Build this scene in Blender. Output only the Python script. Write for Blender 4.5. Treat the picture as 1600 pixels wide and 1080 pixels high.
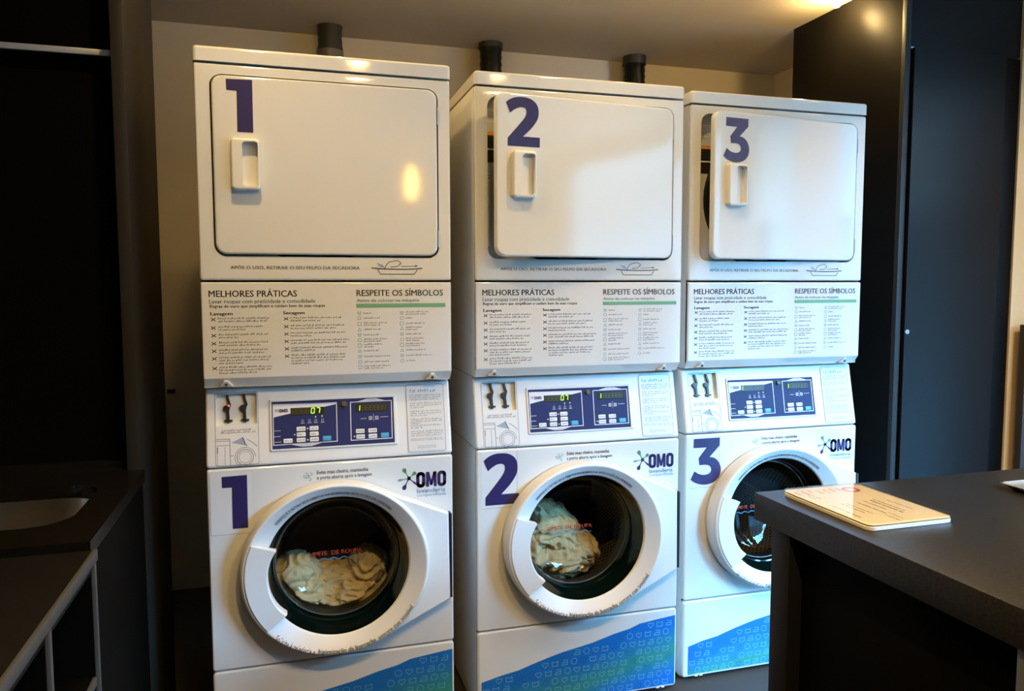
import bpy, bmesh, math, random
from mathutils import Vector, Matrix, noise
from mathutils.geometry import tessellate_polygon

for o in list(bpy.data.objects):
    bpy.data.objects.remove(o)
S = bpy.context.scene
COL = S.collection
R = math.radians
random.seed(7)

# ------------------------------------------------------------------ camera
CAM = Vector((0.2107, -2.2087, 1.3515))
PITCH, YAW, ROLL, FPX = 0.0771330, 0.2890221, -0.0016418, 1201.534
fw = Vector((math.sin(YAW) * math.cos(PITCH), math.cos(YAW) * math.cos(PITCH), -math.sin(PITCH)))
rt = Vector((math.cos(YAW), -math.sin(YAW), 0))
up = rt.cross(fw)
r2 = rt * math.cos(ROLL) + up * math.sin(ROLL)
u2 = up * math.cos(ROLL) - rt * math.sin(ROLL)
cd = bpy.data.cameras.new('camera')
cam = bpy.data.objects.new('camera', cd)
COL.objects.link(cam)
cd.sensor_width = 36
cd.lens = FPX / 1600 * 36
cd.clip_start = 0.02
m = Matrix((r2, u2, -fw)).transposed().to_4x4()
m.translation = CAM
cam.matrix_world = m
S.camera = cam

# ------------------------------------------------------------------ world, light, exposure
w = bpy.data.worlds.new('world')
S.world = w
w.use_nodes = True
w.node_tree.nodes['Background'].inputs[0].default_value = (0.17, 0.53, 1.0, 1)
w.node_tree.nodes['Background'].inputs[1].default_value = 124.0
S.view_settings.view_transform = 'Standard'
S.view_settings.look = 'None'
S.view_settings.gamma = 1
S.view_settings.use_curve_mapping = False
S.view_settings.exposure = 0.0

DAY = (0.60, 0.80, 1.0)
WARM = (1.0, 0.665, 0.255)


def area(name, loc, rot, sx, sy, power, col, shape='RECTANGLE', spread=180):
    l = bpy.data.lights.new(name, 'AREA')
    l.shape = shape
    l.size = sx
    l.size_y = sy
    l.energy = power
    l.color = col
    l.spread = R(spread)
    o = bpy.data.objects.new(name, l)
    COL.objects.link(o)
    o.location = loc
    o.rotation_euler = rot
    return o


# daylight enters through the window openings of the right-hand wall (portals guide the sky light)
for py, pw_, ph in ((-.775, .35, 2.38), (-1.40, .28, 2.38), (-2.80, 1.80, 2.38)):
    po = area('window_portal', (3.31, py, ph / 2), (0, R(90), 0), ph, pw_, 1, (1, 1, 1))
    po.data.cycles.is_portal = True


# ------------------------------------------------------------------ materials
MATS = {}


def mat(name, col, rough=0.5, metal=0.0, spec=0.5, bump=0, bscale=200, var=0, vscale=6, coat=0, emit=None, estr=0):
    if name in MATS:
        return MATS[name]
    M = bpy.data.materials.new(name)
    M.use_nodes = True
    nt = M.node_tree
    b = nt.nodes['Principled BSDF']
    b.inputs['Base Color'].default_value = (*col, 1)
    b.inputs['Roughness'].default_value = rough
    b.inputs['Metallic'].default_value = metal
    b.inputs['Specular IOR Level'].default_value = spec
    b.inputs['Coat Weight'].default_value = coat
    b.inputs['Coat Roughness'].default_value = 0.05
    if emit:
        b.inputs['Emission Color'].default_value = (*emit, 1)
        b.inputs['Emission Strength'].default_value = estr
    tc = nt.nodes.new('ShaderNodeTexCoord')
    if var:
        n = nt.nodes.new('ShaderNodeTexNoise')
        n.inputs['Scale'].default_value = vscale
        n.inputs['Detail'].default_value = 6
        nt.links.new(tc.outputs['Object'], n.inputs['Vector'])
        mx = nt.nodes.new('ShaderNodeMix')
        mx.data_type = 'RGBA'
        mx.inputs['A'].default_value = (*[c * (1 - var) for c in col], 1)
        mx.inputs['B'].default_value = (*[min(1, c * (1 + var)) for c in col], 1)
        nt.links.new(n.outputs['Fac'], mx.inputs['Factor'])
        nt.links.new(mx.outputs['Result'], b.inputs['Base Color'])
    if bump:
        n = nt.nodes.new('ShaderNodeTexNoise')
        n.inputs['Scale'].default_value = bscale
        n.inputs['Detail'].default_value = 3
        nt.links.new(tc.outputs['Object'], n.inputs['Vector'])
        bp = nt.nodes.new('ShaderNodeBump')
        bp.inputs['Strength'].default_value = bump
        bp.inputs['Distance'].default_value = 0.002
        nt.links.new(n.outputs['Fac'], bp.inputs['Height'])
        nt.links.new(bp.outputs['Normal'], b.inputs['Normal'])
    MATS[name] = M
    return M


ENAMEL = mat('white_enamel', (0.76, 0.75, 0.71), 0.06, bump=0.025, bscale=240, spec=0.8, coat=0.6)
ENSIDE = mat('white_enamel_side', (0.74, 0.73, 0.69), 0.35, bump=0.05, bscale=300)
PLAST = mat('white_plastic', (0.77, 0.76, 0.73), 0.32, bump=0.02, bscale=600)
LINER = mat('grey_liner', (0.55, 0.55, 0.52), 0.45, var=0.06)
STICK = mat('sticker_film', (0.72, 0.72, 0.70), 0.30)
INDIGO = mat('indigo_vinyl', (0.030, 0.022, 0.105), 0.35)
INK = mat('black_ink', (0.035, 0.032, 0.035), 0.6)
INKG = mat('grey_ink', (0.20, 0.20, 0.20), 0.6)
INKD = mat('slate_ink', (0.055, 0.075, 0.095), 0.6)
INKT = mat('teal_ink', (0.16, 0.27, 0.28), 0.6)
INKB = mat('blue_ink', (0.12, 0.30, 0.50), 0.6)
GREEN = mat('green_ink', (0.16, 0.38, 0.20), 0.6)
LOGOG = mat('logo_green', (0.07, 0.22, 0.12), 0.5)
BOARD = mat('blue_overlay', (0.030, 0.035, 0.115), 0.40, spec=0.12, var=0.1)
WHITEINK = mat('white_ink', (0.72, 0.72, 0.76), 0.4)
BTN = mat('white_button', (0.80, 0.80, 0.78), 0.35)
BTNB = mat('cyan_button', (0.07, 0.36, 0.62), 0.35)
LCD = mat('display_window', (0.035, 0.030, 0.012), 0.3, spec=0.15)
LEDG = mat('green_segments', (0.3, 0.9, 0.1), 0.5, emit=(0.40, 1.0, 0.05), estr=1.6)
LEDOFF = mat('unlit_segments', (0.075, 0.065, 0.028), 0.4)
LEDR = mat('red_led', (0.9, 0.1, 0.1), 0.5, emit=(1.0, 0.12, 0.10), estr=1.5)
REDINK = mat('red_ink', (0.62, 0.07, 0.035), 0.6)
BLACKP = mat('black_plastic', (0.012, 0.012, 0.012), 0.4)
RUBBER = mat('black_rubber', (0.010, 0.012, 0.012), 0.35)
GLASSED = mat('green_glass_edge', (0.0015, 0.0055, 0.0045), 0.10, spec=0.5)
CHROME = mat('steel', (0.55, 0.55, 0.55), 0.3, 1.0)
LINEN = mat('off_white_linen', (0.72, 0.555, 0.315), 0.9, bump=0.25, bscale=900, var=0.05, vscale=30)
CAVITY = mat('dark_cavity', (0.012, 0.012, 0.012), 0.6)
WALL = mat('painted_wall', (0.66, 0.58, 0.45), 0.85, bump=0.08, bscale=160, var=0.03)
CEIL = mat('painted_ceiling', (0.62, 0.54, 0.42), 0.85, bump=0.05, bscale=160, var=0.03)
CREAM = mat('cream_wall', (0.74, 0.64, 0.46), 0.8, bump=0.05, bscale=160, var=0.03)
DARKW = mat('dark_wood_wall', (0.10, 0.075, 0.05), 0.6, var=0.2, vscale=3)
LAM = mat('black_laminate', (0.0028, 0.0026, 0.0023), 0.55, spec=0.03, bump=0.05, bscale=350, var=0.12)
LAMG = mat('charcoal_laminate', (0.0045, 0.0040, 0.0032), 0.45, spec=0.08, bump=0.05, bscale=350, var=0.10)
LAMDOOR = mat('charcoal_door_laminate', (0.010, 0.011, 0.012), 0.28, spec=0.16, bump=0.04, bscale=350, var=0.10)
EDGEG = mat('grey_edge_band', (0.060, 0.060, 0.060), 0.5, spec=0.2)
ALU = mat('aluminium', (0.50, 0.51, 0.53), 0.4, 0.6)
STEEL = mat('brushed_steel', (0.52, 0.47, 0.40), 0.28, 1.0, bump=0.05, bscale=90, var=0.06)
TAPE = mat('black_tape', (0.004, 0.004, 0.004), 0.35, spec=0.25, bump=0.7, bscale=60)
DUCTM = mat('dark_grey_duct', (0.030, 0.027, 0.022), 0.5, bump=0.4, bscale=50, var=0.2, vscale=20)
FLOORM = mat('grey_floor', (0.050, 0.036, 0.027), 0.6, var=0.12, vscale=12, bump=0.05)
PAPER = mat('cream_paper', (0.80, 0.62, 0.36), 0.5)
BULB = mat('lit_lamp', (1, 0.8, 0.5), 0.5, emit=(1.0, 0.72, 0.36), estr=60)
LAMPG = mat('pendant_shade', (1, 0.85, 0.6), 0.5, emit=(1.0, 0.52, 0.09), estr=26)
LABELY = mat('orange_label', (0.75, 0.28, 0.05), 0.5)


def stone_mat():
    M = mat('black_granite', (0.030, 0.027, 0.023), 0.32, spec=0.18)
    nt = M.node_tree
    b = nt.nodes['Principled BSDF']
    tc = nt.nodes.new('ShaderNodeTexCoord')
    v = nt.nodes.new('ShaderNodeTexVoronoi')
    v.inputs['Scale'].default_value = 420
    n = nt.nodes.new('ShaderNodeTexNoise')
    n.inputs['Scale'].default_value = 160
    n.inputs['Detail'].default_value = 5
    nt.links.new(tc.outputs['Object'], v.inputs['Vector'])
    nt.links.new(tc.outputs['Object'], n.inputs['Vector'])
    r = nt.nodes.new('ShaderNodeValToRGB')
    e = r.color_ramp.elements
    e[0].position = 0.35
    e[0].color = (0.004, 0.0036, 0.0030, 1)
    e[1].position = 0.75
    e[1].color = (0.024, 0.021, 0.017, 1)
    mx = nt.nodes.new('ShaderNodeMath')
    mx.operation = 'MULTIPLY_ADD'
    mx.inputs[1].default_value = 0.25
    nt.links.new(v.outputs['Color'], mx.inputs[0])
    nt.links.new(n.outputs['Fac'], mx.inputs[2])
    nt.links.new(mx.outputs[0], r.inputs[0])
    nt.links.new(r.outputs[0], b.inputs['Base Color'])
    return M


GRANITE = stone_mat()
BSTONE = mat('black_stone_shaded', (0.0060, 0.0050, 0.0038), 0.25, spec=0.15, var=0.5, vscale=300)  # darker copy of the granite; the unlit sink corner is put into its colour


def glass_mat(name, tint, gl=0.02, ior=1.45):
    M = bpy.data.materials.new(name)
    M.use_nodes = True
    nt = M.node_tree
    nt.nodes.remove(nt.nodes['Principled BSDF'])
    out = nt.nodes['Material Output']
    t = nt.nodes.new('ShaderNodeBsdfTransparent')
    t.inputs[0].default_value = (*tint, 1)
    g = nt.nodes.new('ShaderNodeBsdfGlossy')
    g.inputs['Roughness'].default_value = gl
    lw = nt.nodes.new('ShaderNodeLayerWeight')
    lw.inputs['Blend'].default_value = 0.5
    pw = nt.nodes.new('ShaderNodeMath')
    pw.operation = 'POWER'
    pw.inputs[1].default_value = 5
    nt.links.new(lw.outputs['Facing'], pw.inputs[0])
    f = nt.nodes.new('ShaderNodeMath')
    f.operation = 'MULTIPLY_ADD'
    f0 = ((ior - 1) / (ior + 1)) ** 2
    f.inputs[1].default_value = 1 - f0
    f.inputs[2].default_value = f0
    nt.links.new(pw.outputs[0], f.inputs[0])
    mx = nt.nodes.new('ShaderNodeMixShader')
    nt.links.new(f.outputs[0], mx.inputs[0])
    nt.links.new(t.outputs[0], mx.inputs[1])
    nt.links.new(g.outputs[0], mx.inputs[2])
    nt.links.new(mx.outputs[0], out.inputs[0])
    return M


GLASS = glass_mat('porthole_glass', (0.86, 0.88, 0.84), 0.03, 1.40)
ACRY = glass_mat('clear_acrylic', (0.97, 0.97, 0.95), 0.02, 1.45)
PANE = glass_mat('window_glass', (0.95, 0.97, 0.97), 0.01)


def drum_mat():
    M = mat('perforated_drum', (0.34, 0.30, 0.22), 0.55, 0.35, spec=0.2)
    nt = M.node_tree
    b = nt.nodes['Principled BSDF']
    uv = nt.nodes.new('ShaderNodeUVMap')
    uv.uv_map = 'UVMap'
    v = nt.nodes.new('ShaderNodeTexVoronoi')
    v.inputs['Scale'].default_value = 1.0
    v.inputs['Randomness'].default_value = 0.0
    nt.links.new(uv.outputs[0], v.inputs['Vector'])
    r = nt.nodes.new('ShaderNodeValToRGB')
    r.color_ramp.interpolation = 'CONSTANT'
    e = r.color_ramp.elements
    e[0].color = (0.003, 0.003, 0.002, 1)
    e[1].position = 0.30
    e[1].color = (0.22, 0.17, 0.10, 1)
    nt.links.new(v.outputs['Distance'], r.inputs[0])
    nt.links.new(r.outputs[0], b.inputs['Base Color'])
    return M


DRUM = drum_mat()


def wave_mat():
    M = mat('wave_print', (0.02, 0.25, 0.55), 0.35)
    nt = M.node_tree
    b = nt.nodes['Principled BSDF']
    tc = nt.nodes.new('ShaderNodeTexCoord')
    sp = nt.nodes.new('ShaderNodeSeparateXYZ')
    nt.links.new(tc.outputs['Object'], sp.inputs[0])
    n = nt.nodes.new('ShaderNodeTexNoise')
    n.inputs['Scale'].default_value = 5
    n.inputs['Detail'].default_value = 1
    nt.links.new(tc.outputs['Object'], n.inputs['Vector'])
    # distance of a point from the diagonal green band of the print
    a = nt.nodes.new('ShaderNodeMath'); a.operation = 'MULTIPLY_ADD'
    a.inputs[1].default_value = -0.23
    nt.links.new(sp.outputs['X'], a.inputs[0]); nt.links.new(sp.outputs['Z'], a.inputs[2])
    c = nt.nodes.new('ShaderNodeMath'); c.operation = 'MULTIPLY_ADD'
    c.inputs[1].default_value = 0.07
    nt.links.new(n.outputs['Fac'], c.inputs[0]); nt.links.new(a.outputs[0], c.inputs[2])
    d = nt.nodes.new('ShaderNodeMath'); d.operation = 'SUBTRACT'; d.inputs[1].default_value = 0.030
    nt.links.new(c.outputs[0], d.inputs[0])
    f = nt.nodes.new('ShaderNodeMath'); f.operation = 'ABSOLUTE'
    nt.links.new(d.outputs[0], f.inputs[0])
    r = nt.nodes.new('ShaderNodeValToRGB')
    e = r.color_ramp.elements
    e[0].position = 0.0
    e[0].color = (0.035, 0.27, 0.20, 1)
    e[1].position = 0.075
    e[1].color = (0.005, 0.155, 0.52, 1)
    k = e.new(0.035); k.color = (0.02, 0.22, 0.36, 1)
    nt.links.new(f.outputs[0], r.inputs[0])
    nt.links.new(r.outputs[0], b.inputs['Base Color'])
    return M


WAVEM = wave_mat()
ICONM = mat('pale_blue_print', (0.16, 0.42, 0.62), 0.4)
ICOND = mat('deep_blue_print', (0.01, 0.13, 0.33), 0.4)

# ------------------------------------------------------------------ object helpers


def finish(bm, name, material, parent=None, off=(0, 0, 0), smooth=True, ang=32, recalc=True):
    if recalc:
        bmesh.ops.recalc_face_normals(bm, faces=bm.faces)
    if any(off):
        bmesh.ops.translate(bm, verts=bm.verts, vec=off)
    me = bpy.data.meshes.new(name)
    bm.to_mesh(me)
    bm.free()
    if smooth:
        for p in me.polygons:
            p.use_smooth = True
        me.set_sharp_from_angle(angle=R(ang))
    return link(name, me, material, parent)


def link(name, me, material=None, parent=None):
    if material and not me.materials:
        me.materials.append(material)
    o = bpy.data.objects.new(name, me)
    COL.objects.link(o)
    if me.materials and me.materials[0].name in ('white_enamel', 'white_plastic', 'sticker_film', 'white_button') and len(me.polygons) and me.polygons[0].use_smooth:
        wn_ = o.modifiers.new('weighted_normals', 'WEIGHTED_NORMAL')
        wn_.mode = 'FACE_AREA'
        wn_.weight = 100
        wn_.keep_sharp = True
    if parent:
        o.parent = parent
    return o


def tag(o, label, cat, group=None):
    o['label'] = label
    o['category'] = cat
    if group:
        o['group'] = group
    return o


def thing(name, label, cat, loc=(0, 0, 0), rz=0, group=None):
    o = bpy.data.objects.new(name, None)
    o.empty_display_size = 0.05
    COL.objects.link(o)
    o.location = loc
    o.rotation_euler = (0, 0, rz)
    return tag(o, label, cat, group)


def struct(o):
    o['kind'] = 'structure'
    return o


def rr(x0, x1, z0, z1, r, n=6):
    pts = []
    for cx, cz, a0 in ((x1 - r, z1 - r, 0), (x0 + r, z1 - r, 90), (x0 + r, z0 + r, 180), (x1 - r, z0 + r, 270)):
        for i in range(n + 1):
            a = R(a0 + 90 * i / n)
            pts.append((cx + r * math.cos(a), cz + r * math.sin(a)))
    return pts


def circ(cx, cz, r, n=64, b=None):
    return [(cx + r * math.cos(2 * math.pi * i / n), cz + (b or r) * math.sin(2 * math.pi * i / n)) for i in range(n)]


def loop_verts(bm, pts, y):
    return [bm.verts.new((x, y, z)) for x, z in pts]


def strip(bm, a, b):
    n = len(a)
    for i in range(n):
        j = (i + 1) % n
        bm.faces.new((a[i], a[j], b[j], b[i]))


def fill(bm, loops):
    es = []
    for l in loops:
        for i in range(len(l)):
            e = bm.edges.get((l[i], l[(i + 1) % len(l)])) or bm.edges.new((l[i], l[(i + 1) % len(l)]))
            es.append(e)
    bmesh.ops.triangle_fill(bm, use_beauty=True, use_dissolve=False, edges=es)


def slab(x0, x1, z0, z1, r, yf, yb, b, holes=(), back=True, bm=None, n=6):
    """rounded-rectangle panel facing -Y, front edge rounded with radius b; holes: (loop, depth, closed, lip)"""
    bm = bm or bmesh.new()
    prev = None
    first = None
    for k in range(4):
        a = R(90 * k / 3)
        ins = b * (1 - math.sin(a))
        y = yf + b * (1 - math.cos(a))
        l = loop_verts(bm, rr(x0 + ins, x1 - ins, z0 + ins, z1 - ins, max(r - ins, 0.0008), n), y)
        if prev:
            strip(bm, prev, l)
        else:
            first = l
        prev = l
    lb = loop_verts(bm, rr(x0, x1, z0, z1, r, n), yb)
    strip(bm, prev, lb)
    fl = [first]
    bl = [lb]
    for loop, depth, closed in holes:
        h = loop_verts(bm, loop, yf)
        fl.append(h)
        h2 = loop_verts(bm, loop, yf + depth)
        strip(bm, h, h2)
        if closed:
            fill(bm, [h2])
        else:
            bl.append(h2)
    fill(bm, fl)
    if back:
        fill(bm, bl if all(abs(yf + h[1] - yb) < 1e-6 for h in holes if not h[2]) else [lb])
    return bm


def box(x0, x1, y0, y1, z0, z1, b=0.002, seg=2, bm=None):
    t = bmesh.new()
    bmesh.ops.create_cube(t, size=1)
    bmesh.ops.scale(t, verts=t.verts, vec=(x1 - x0, y1 - y0, z1 - z0))
    bmesh.ops.translate(t, verts=t.verts, vec=((x0 + x1) / 2, (y0 + y1) / 2, (z0 + z1) / 2))
    if b:
        bmesh.ops.bevel(t, geom=list(t.edges), offset=b, segments=seg, affect='EDGES', profile=0.5)
    if bm is None:
        return t
    me = bpy.data.meshes.new('t')
    t.to_mesh(me)
    t.free()
    bm.from_mesh(me)
    bpy.data.meshes.remove(me)
    return bm


def lathe(prof, cx, cz, n=64, bm=None, cap=False):
    """revolve (r, y) profile about the Y axis through (cx, cz)"""
    bm = bm or bmesh.new()
    prev = None
    pole = None
    for r, y in prof:
        if r < 1e-4:
            v = bm.verts.new((cx, y, cz))
            if prev is None:
                pole = v
                continue
            for i in range(n):
                bm.faces.new((prev[i], prev[(i + 1) % n], v))
            prev = None
            continue
        l = loop_verts(bm, circ(cx, cz, r, n), y)
        if prev:
            strip(bm, prev, l)
        elif pole:
            for i in range(n):
                bm.faces.new((l[i], l[(i + 1) % n], pole))
            pole = None
        prev = l
    return bm


def tube(bm, pts, r, n=10, caps=True):
    rings = []
    for i, p in enumerate(pts):
        p = Vector(p)
        d = (Vector(pts[min(i + 1, len(pts) - 1)]) - Vector(pts[max(i - 1, 0)])).normalized()
        a = d.orthogonal().normalized()
        b = d.cross(a)
        rad = r[i] if isinstance(r, (list, tuple)) else r
        rings.append([bm.verts.new(p + a * rad * math.cos(2 * math.pi * k / n) + b * rad * math.sin(2 * math.pi * k / n)) for k in range(n)])
    for a, b in zip(rings, rings[1:]):
        strip(bm, a, b)
    if caps:
        bm.faces.new(rings[0])
        bm.faces.new(rings[-1])
    return bm


# ---- flat print: everything lies in an XZ plane facing -Y
TXT = {}


def text_geo(s):
    k = s
    if k in TXT:
        return TXT[k]
    c = bpy.data.curves.new('t', 'FONT')
    c.body = s
    c.size = 1
    c.resolution_u = 2
    o = bpy.data.objects.new('t', c)
    COL.objects.link(o)
    dg = bpy.context.evaluated_depsgraph_get()
    ev = o.evaluated_get(dg)
    me = ev.to_mesh()
    vs = [(v.co.x, v.co.y) for v in me.vertices]
    fs = [tuple(p.vertices) for p in me.polygons]
    ev.to_mesh_clear()
    bpy.data.objects.remove(o)
    bpy.data.curves.remove(c)
    xs = [v[0] for v in vs]
    ys = [v[1] for v in vs]
    x0, x1 = min(xs), max(xs)
    y0, y1 = min(ys), max(ys)
    vs = [((x - x0) / (x1 - x0), (y - y0) / (y1 - y0)) for x, y in vs]
    TXT[k] = (vs, fs)
    return TXT[k]


class Print:
    def __init__(s, y=-0.0006):
        s.v = []
        s.f = []
        s.y = y

    def poly(s, pts):
        if len(pts) < 5:
            b = len(s.v)
            s.v += [tuple(p) for p in pts]
            s.f.append(tuple(range(b, b + len(pts))))
            return s
        b = len(s.v)
        s.v += [tuple(p) for p in pts]
        for t in tessellate_polygon([[Vector((x, z, 0)) for x, z in pts]]):
            s.f.append(tuple(b + i for i in t))
        return s

    def rect(s, x0, x1, z0, z1):
        return s.poly([(x0, z0), (x1, z0), (x1, z1), (x0, z1)])

    def line(s, pts, wd, closed=False):
        n = len(pts)
        for i in range(n if closed else n - 1):
            a = Vector(pts[i])
            b = Vector(pts[(i + 1) % n])
            d = b - a
            if d.length < 1e-7:
                continue
            d.normalize()
            q = Vector((-d.y, d.x)) * wd / 2
            e = d * wd * 0.25
            s.poly([tuple(a - q - e), tuple(b - q + e), tuple(b + q + e), tuple(a + q - e)])
        return s

    def text(s, t, x0, x1, z0, z1, bold=0.0, mapf=None):
        vs, fs = text_geo(t)
        d = bold * 1.6 * (z1 - z0)
        for dx in ((-d, d) if d else (0,)):
            b = len(s.v)
            s.v += [(x0 + x * (x1 - x0) + dx, z0 + y * (z1 - z0)) for x, y in vs]
            s.f += [tuple(b + i for i in f) for f in fs]
        return s

    def words(s, x0, x1, z, h, rnd, solid=False):
        x = x0
        while x < x1 - h * 0.5:
            wl = min(rnd.uniform(1.2, 6) * h * 0.9, x1 - x)
            e = x + wl
            if solid:
                s.rect(x, e, z, z + h * .5)
                x = e
            while x < e - h * .1:       # one short stroke group per letter
                lw = h * rnd.uniform(.30, .50)
                hh = h * rnd.choice((.50, .50, .55, .85))
                if rnd.random() < .5:
                    s.rect(x, x + lw * .42, z, z + hh)
                    s.rect(x, x + lw, z + h * .40, z + h * .55)
                else:
                    s.rect(x, x + lw, z, z + h * .14)
                    s.rect(x + lw * .58, x + lw, z, z + hh)
                x += lw + h * .14
            x += h * 0.42
        return s

    def mesh(s, name, off=(0, 0, 0)):
        me = bpy.data.meshes.new(name)
        vs = [(p[0] + off[0], (p[2] if len(p) > 2 else s.y) + off[1], p[1] + off[2]) for p in s.v]
        me.from_pydata(vs, [], s.f)
        me.update()
        return me

    def obj(s, name, material, parent, off=(0, 0, 0)):
        return link(name, s.mesh(name, off), material, parent)


def catmull(pts, corners, n=5):
    """smooth closed outline through pts; indices in corners stay sharp"""
    out = []
    N = len(pts)
    for i in range(N):
        p1, p2 = Vector(pts[i]), Vector(pts[(i + 1) % N])
        if i in corners and (i + 1) % N in corners:
            out.append(tuple(p1))
            continue
        p0 = p1 if i in corners else Vector(pts[i - 1])
        p3 = p2 if (i + 1) % N in corners else Vector(pts[(i + 2) % N])
        for k in range(n):
            t = k / n
            q = 0.5 * ((2 * p1) + (p2 - p0) * t + (2 * p0 - 5 * p1 + 4 * p2 - p3) * t * t + (3 * p1 - p0 - 3 * p2 + p3) * t ** 3)
            out.append(tuple(q))
    return out


DIG = {
    1: ([(0.0801, 1.8975), (0.1459, 1.899), (0.1455, 1.7614), (0.1053, 1.7614), (0.1060, 1.8687), (0.0805, 1.8690)], range(6)),
    2: ([(0.0758, 1.8796), (0.0892, 1.8895), (0.1061, 1.896), (0.1254, 1.8982), (0.1473, 1.8964), (0.1644, 1.8889), (0.1752, 1.8767), (0.1791, 1.861), (0.1772, 1.8425), (0.1683, 1.826), (0.1546, 1.8092), (0.1292, 1.7854), (0.1832, 1.7854), (0.1827, 1.7568), (0.0808, 1.7568), (0.0812, 1.7794), (0.1229, 1.8257), (0.1351, 1.8414), (0.14, 1.854), (0.1375, 1.8653), (0.1278, 1.8692), (0.1157, 1.8676), (0.1022, 1.8609), (0.0887, 1.851)], (0, 11, 12, 13, 14, 15, 23)),
    3: ([(0.0951, 1.8857), (0.1837, 1.8857), (0.1833, 1.8616), (0.1497, 1.8289), (0.1675, 1.8242), (0.1816, 1.8108), (0.1888, 1.7902), (0.184, 1.769), (0.1693, 1.7537), (0.1464, 1.7465), (0.1236, 1.7466), (0.1006, 1.754), (0.0862, 1.7641), (0.0986, 1.7887), (0.1143, 1.7794), (0.1327, 1.7757), (0.1489, 1.7793), (0.1552, 1.7898), (0.1503, 1.8014), (0.1372, 1.8058), (0.115, 1.8058), (0.1119, 1.8269), (0.1385, 1.8581), (0.0944, 1.8585)], (0, 1, 2, 3, 12, 13, 20, 21, 22, 23)),
}


def digit(n, x0, x1, z0, z1):
    pts, cor = DIG[n]
    pts = catmull(pts, set(cor))
    xs = [p[0] for p in pts]
    zs = [p[1] for p in pts]
    return [(x0 + (x - min(xs)) / (max(xs) - min(xs)) * (x1 - x0), z0 + (z - min(zs)) / (max(zs) - min(zs)) * (z1 - z0)) for x, z in pts]


# ------------------------------------------------------------------ the room
ZC, YB = 2.47, 1.42
X0, X1, YF = -2.2, 3.3, -5.6
XN = 2.75            # side wall of the laundry niche


def sbox(name, *a, material=WALL, b=0):
    return struct(finish(box(*a, b=b), name, material, smooth=bool(b)))


sbox('floor', X0 - 0.1, X1 + 0.1, YF - 0.1, YB + 0.1, -0.10, 0, material=FLOORM)
sbox('ceiling', X0 - 0.1, X1 + 0.1, YF - 0.1, YB + 0.1, ZC, ZC + 0.10, material=CEIL)
sbox('wall_back', X0 - 0.1, X1 + 0.1, YB, YB + 0.1, 0, ZC)
sbox('wall_left', X0 - 0.1, X0, YF, YB, 0, ZC, material=DARKW)
sbox('wall_front', X0 - 0.1, X1 + 0.1, YF - 0.1, YF, 0, ZC, material=DARKW)
sbox('wall_niche_right', XN, XN + 0.10, 0.80, YB, 0, ZC)
sbox('wall_partition_right', 2.915, X1, 0.10, 0.22, 0, ZC, material=mat('cream_wall_warmed', (0.82, 0.58, 0.31), 0.8, bump=0.05, bscale=160, var=0.03))  # cream wall in a warmer copy, lamp warmth put into the colour
# right-hand wall: two narrow tall windows and one wide low window
WIN = [(-.95, -.60, 2.38), (-1.54, -1.26, 2.38), (-3.70, -1.90, 2.38)]
rw = bmesh.new()
ys = [YF] + [v for y0, y1, _ in reversed(WIN) for v in (y0, y1)] + [0.22]
for k in range(0, len(ys), 2):
    box(X1, X1 + 0.12, ys[k], ys[k + 1], 0, ZC, 0, bm=rw)
for y0, y1, zt in WIN:
    box(X1, X1 + 0.12, y0, y1, zt, ZC, 0, bm=rw)
struct(finish(rw, 'wall_right', CREAM, smooth=False))
for i, (y0, y1, zt) in enumerate(WIN):
    f = bmesh.new()
    for a in ((y0, y0 + .03, 0, zt), (y1 - .03, y1, 0, zt), (y0 + .03, y1 - .03, 0, .03), (y0 + .03, y1 - .03, zt - .03, zt)):
        box(X1 + .03, X1 + .09, a[0], a[1], a[2], a[3], 0, bm=f)
    wn = struct(finish(f, 'window_%d' % (i + 1), BLACKP, smooth=False))
    finish(box(X1 + .055, X1 + .063, y0 + .03, y1 - .03, .03, zt - .03, 0), 'window_pane', PANE, wn, smooth=False)

# added translucent blinds: hold back high daylight, glow in the dryer door reflection
def blind_mat():
    M = bpy.data.materials.new('added_blind_fabric')
    M.use_nodes = True
    nt = M.node_tree
    nt.nodes.remove(nt.nodes['Principled BSDF'])
    d = nt.nodes.new('ShaderNodeBsdfDiffuse')
    d.inputs[0].default_value = (.55, .52, .46, 1)
    tr = nt.nodes.new('ShaderNodeBsdfTranslucent')
    tr.inputs[0].default_value = (.85, .60, .48, 1)
    mx = nt.nodes.new('ShaderNodeMixShader')
    mx.inputs[0].default_value = .46
    nt.links.new(d.outputs[0], mx.inputs[1])
    nt.links.new(tr.outputs[0], mx.inputs[2])
    nt.links.new(mx.outputs[0], nt.nodes['Material Output'].inputs[0])
    return M


BLIND = blind_mat()
for i, (y0, y1, zt) in enumerate(WIN[:2]):
    t = thing('added_blind', ('added unseen light-diffusing blind over the narrow window nearest the cream pier', 'added unseen light-diffusing blind over the narrow window beside the wide window')[i], 'blind', (X1 - .02, (y0 + y1) / 2, 2.40))
    o = (-(X1 - .02), -(y0 + y1) / 2, -2.40)
    bz = 1.72
    bm = bmesh.new()
    bm.faces.new([bm.verts.new((X1 - .021, y_, z_)) for y_, z_ in ((y0 - .01, bz), (y1 + .01, bz), (y1 + .01, 2.41), (y0 - .01, 2.41))])
    finish(bm, 'fabric', BLIND, t, off=o, smooth=False)
    finish(box(X1 - .028, X1 - .014, y0 - .01, y1 + .01, bz - .02, bz, .003), 'bottom_bar', ALU, t, off=o)
    bm = bmesh.new()
    tube(bm, [(X1 - .022, y0 - .01, 2.42), (X1 - .022, y1 + .01, 2.42)], .020, 16)
    finish(bm, 'roller', ALU, t, off=o)

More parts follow.
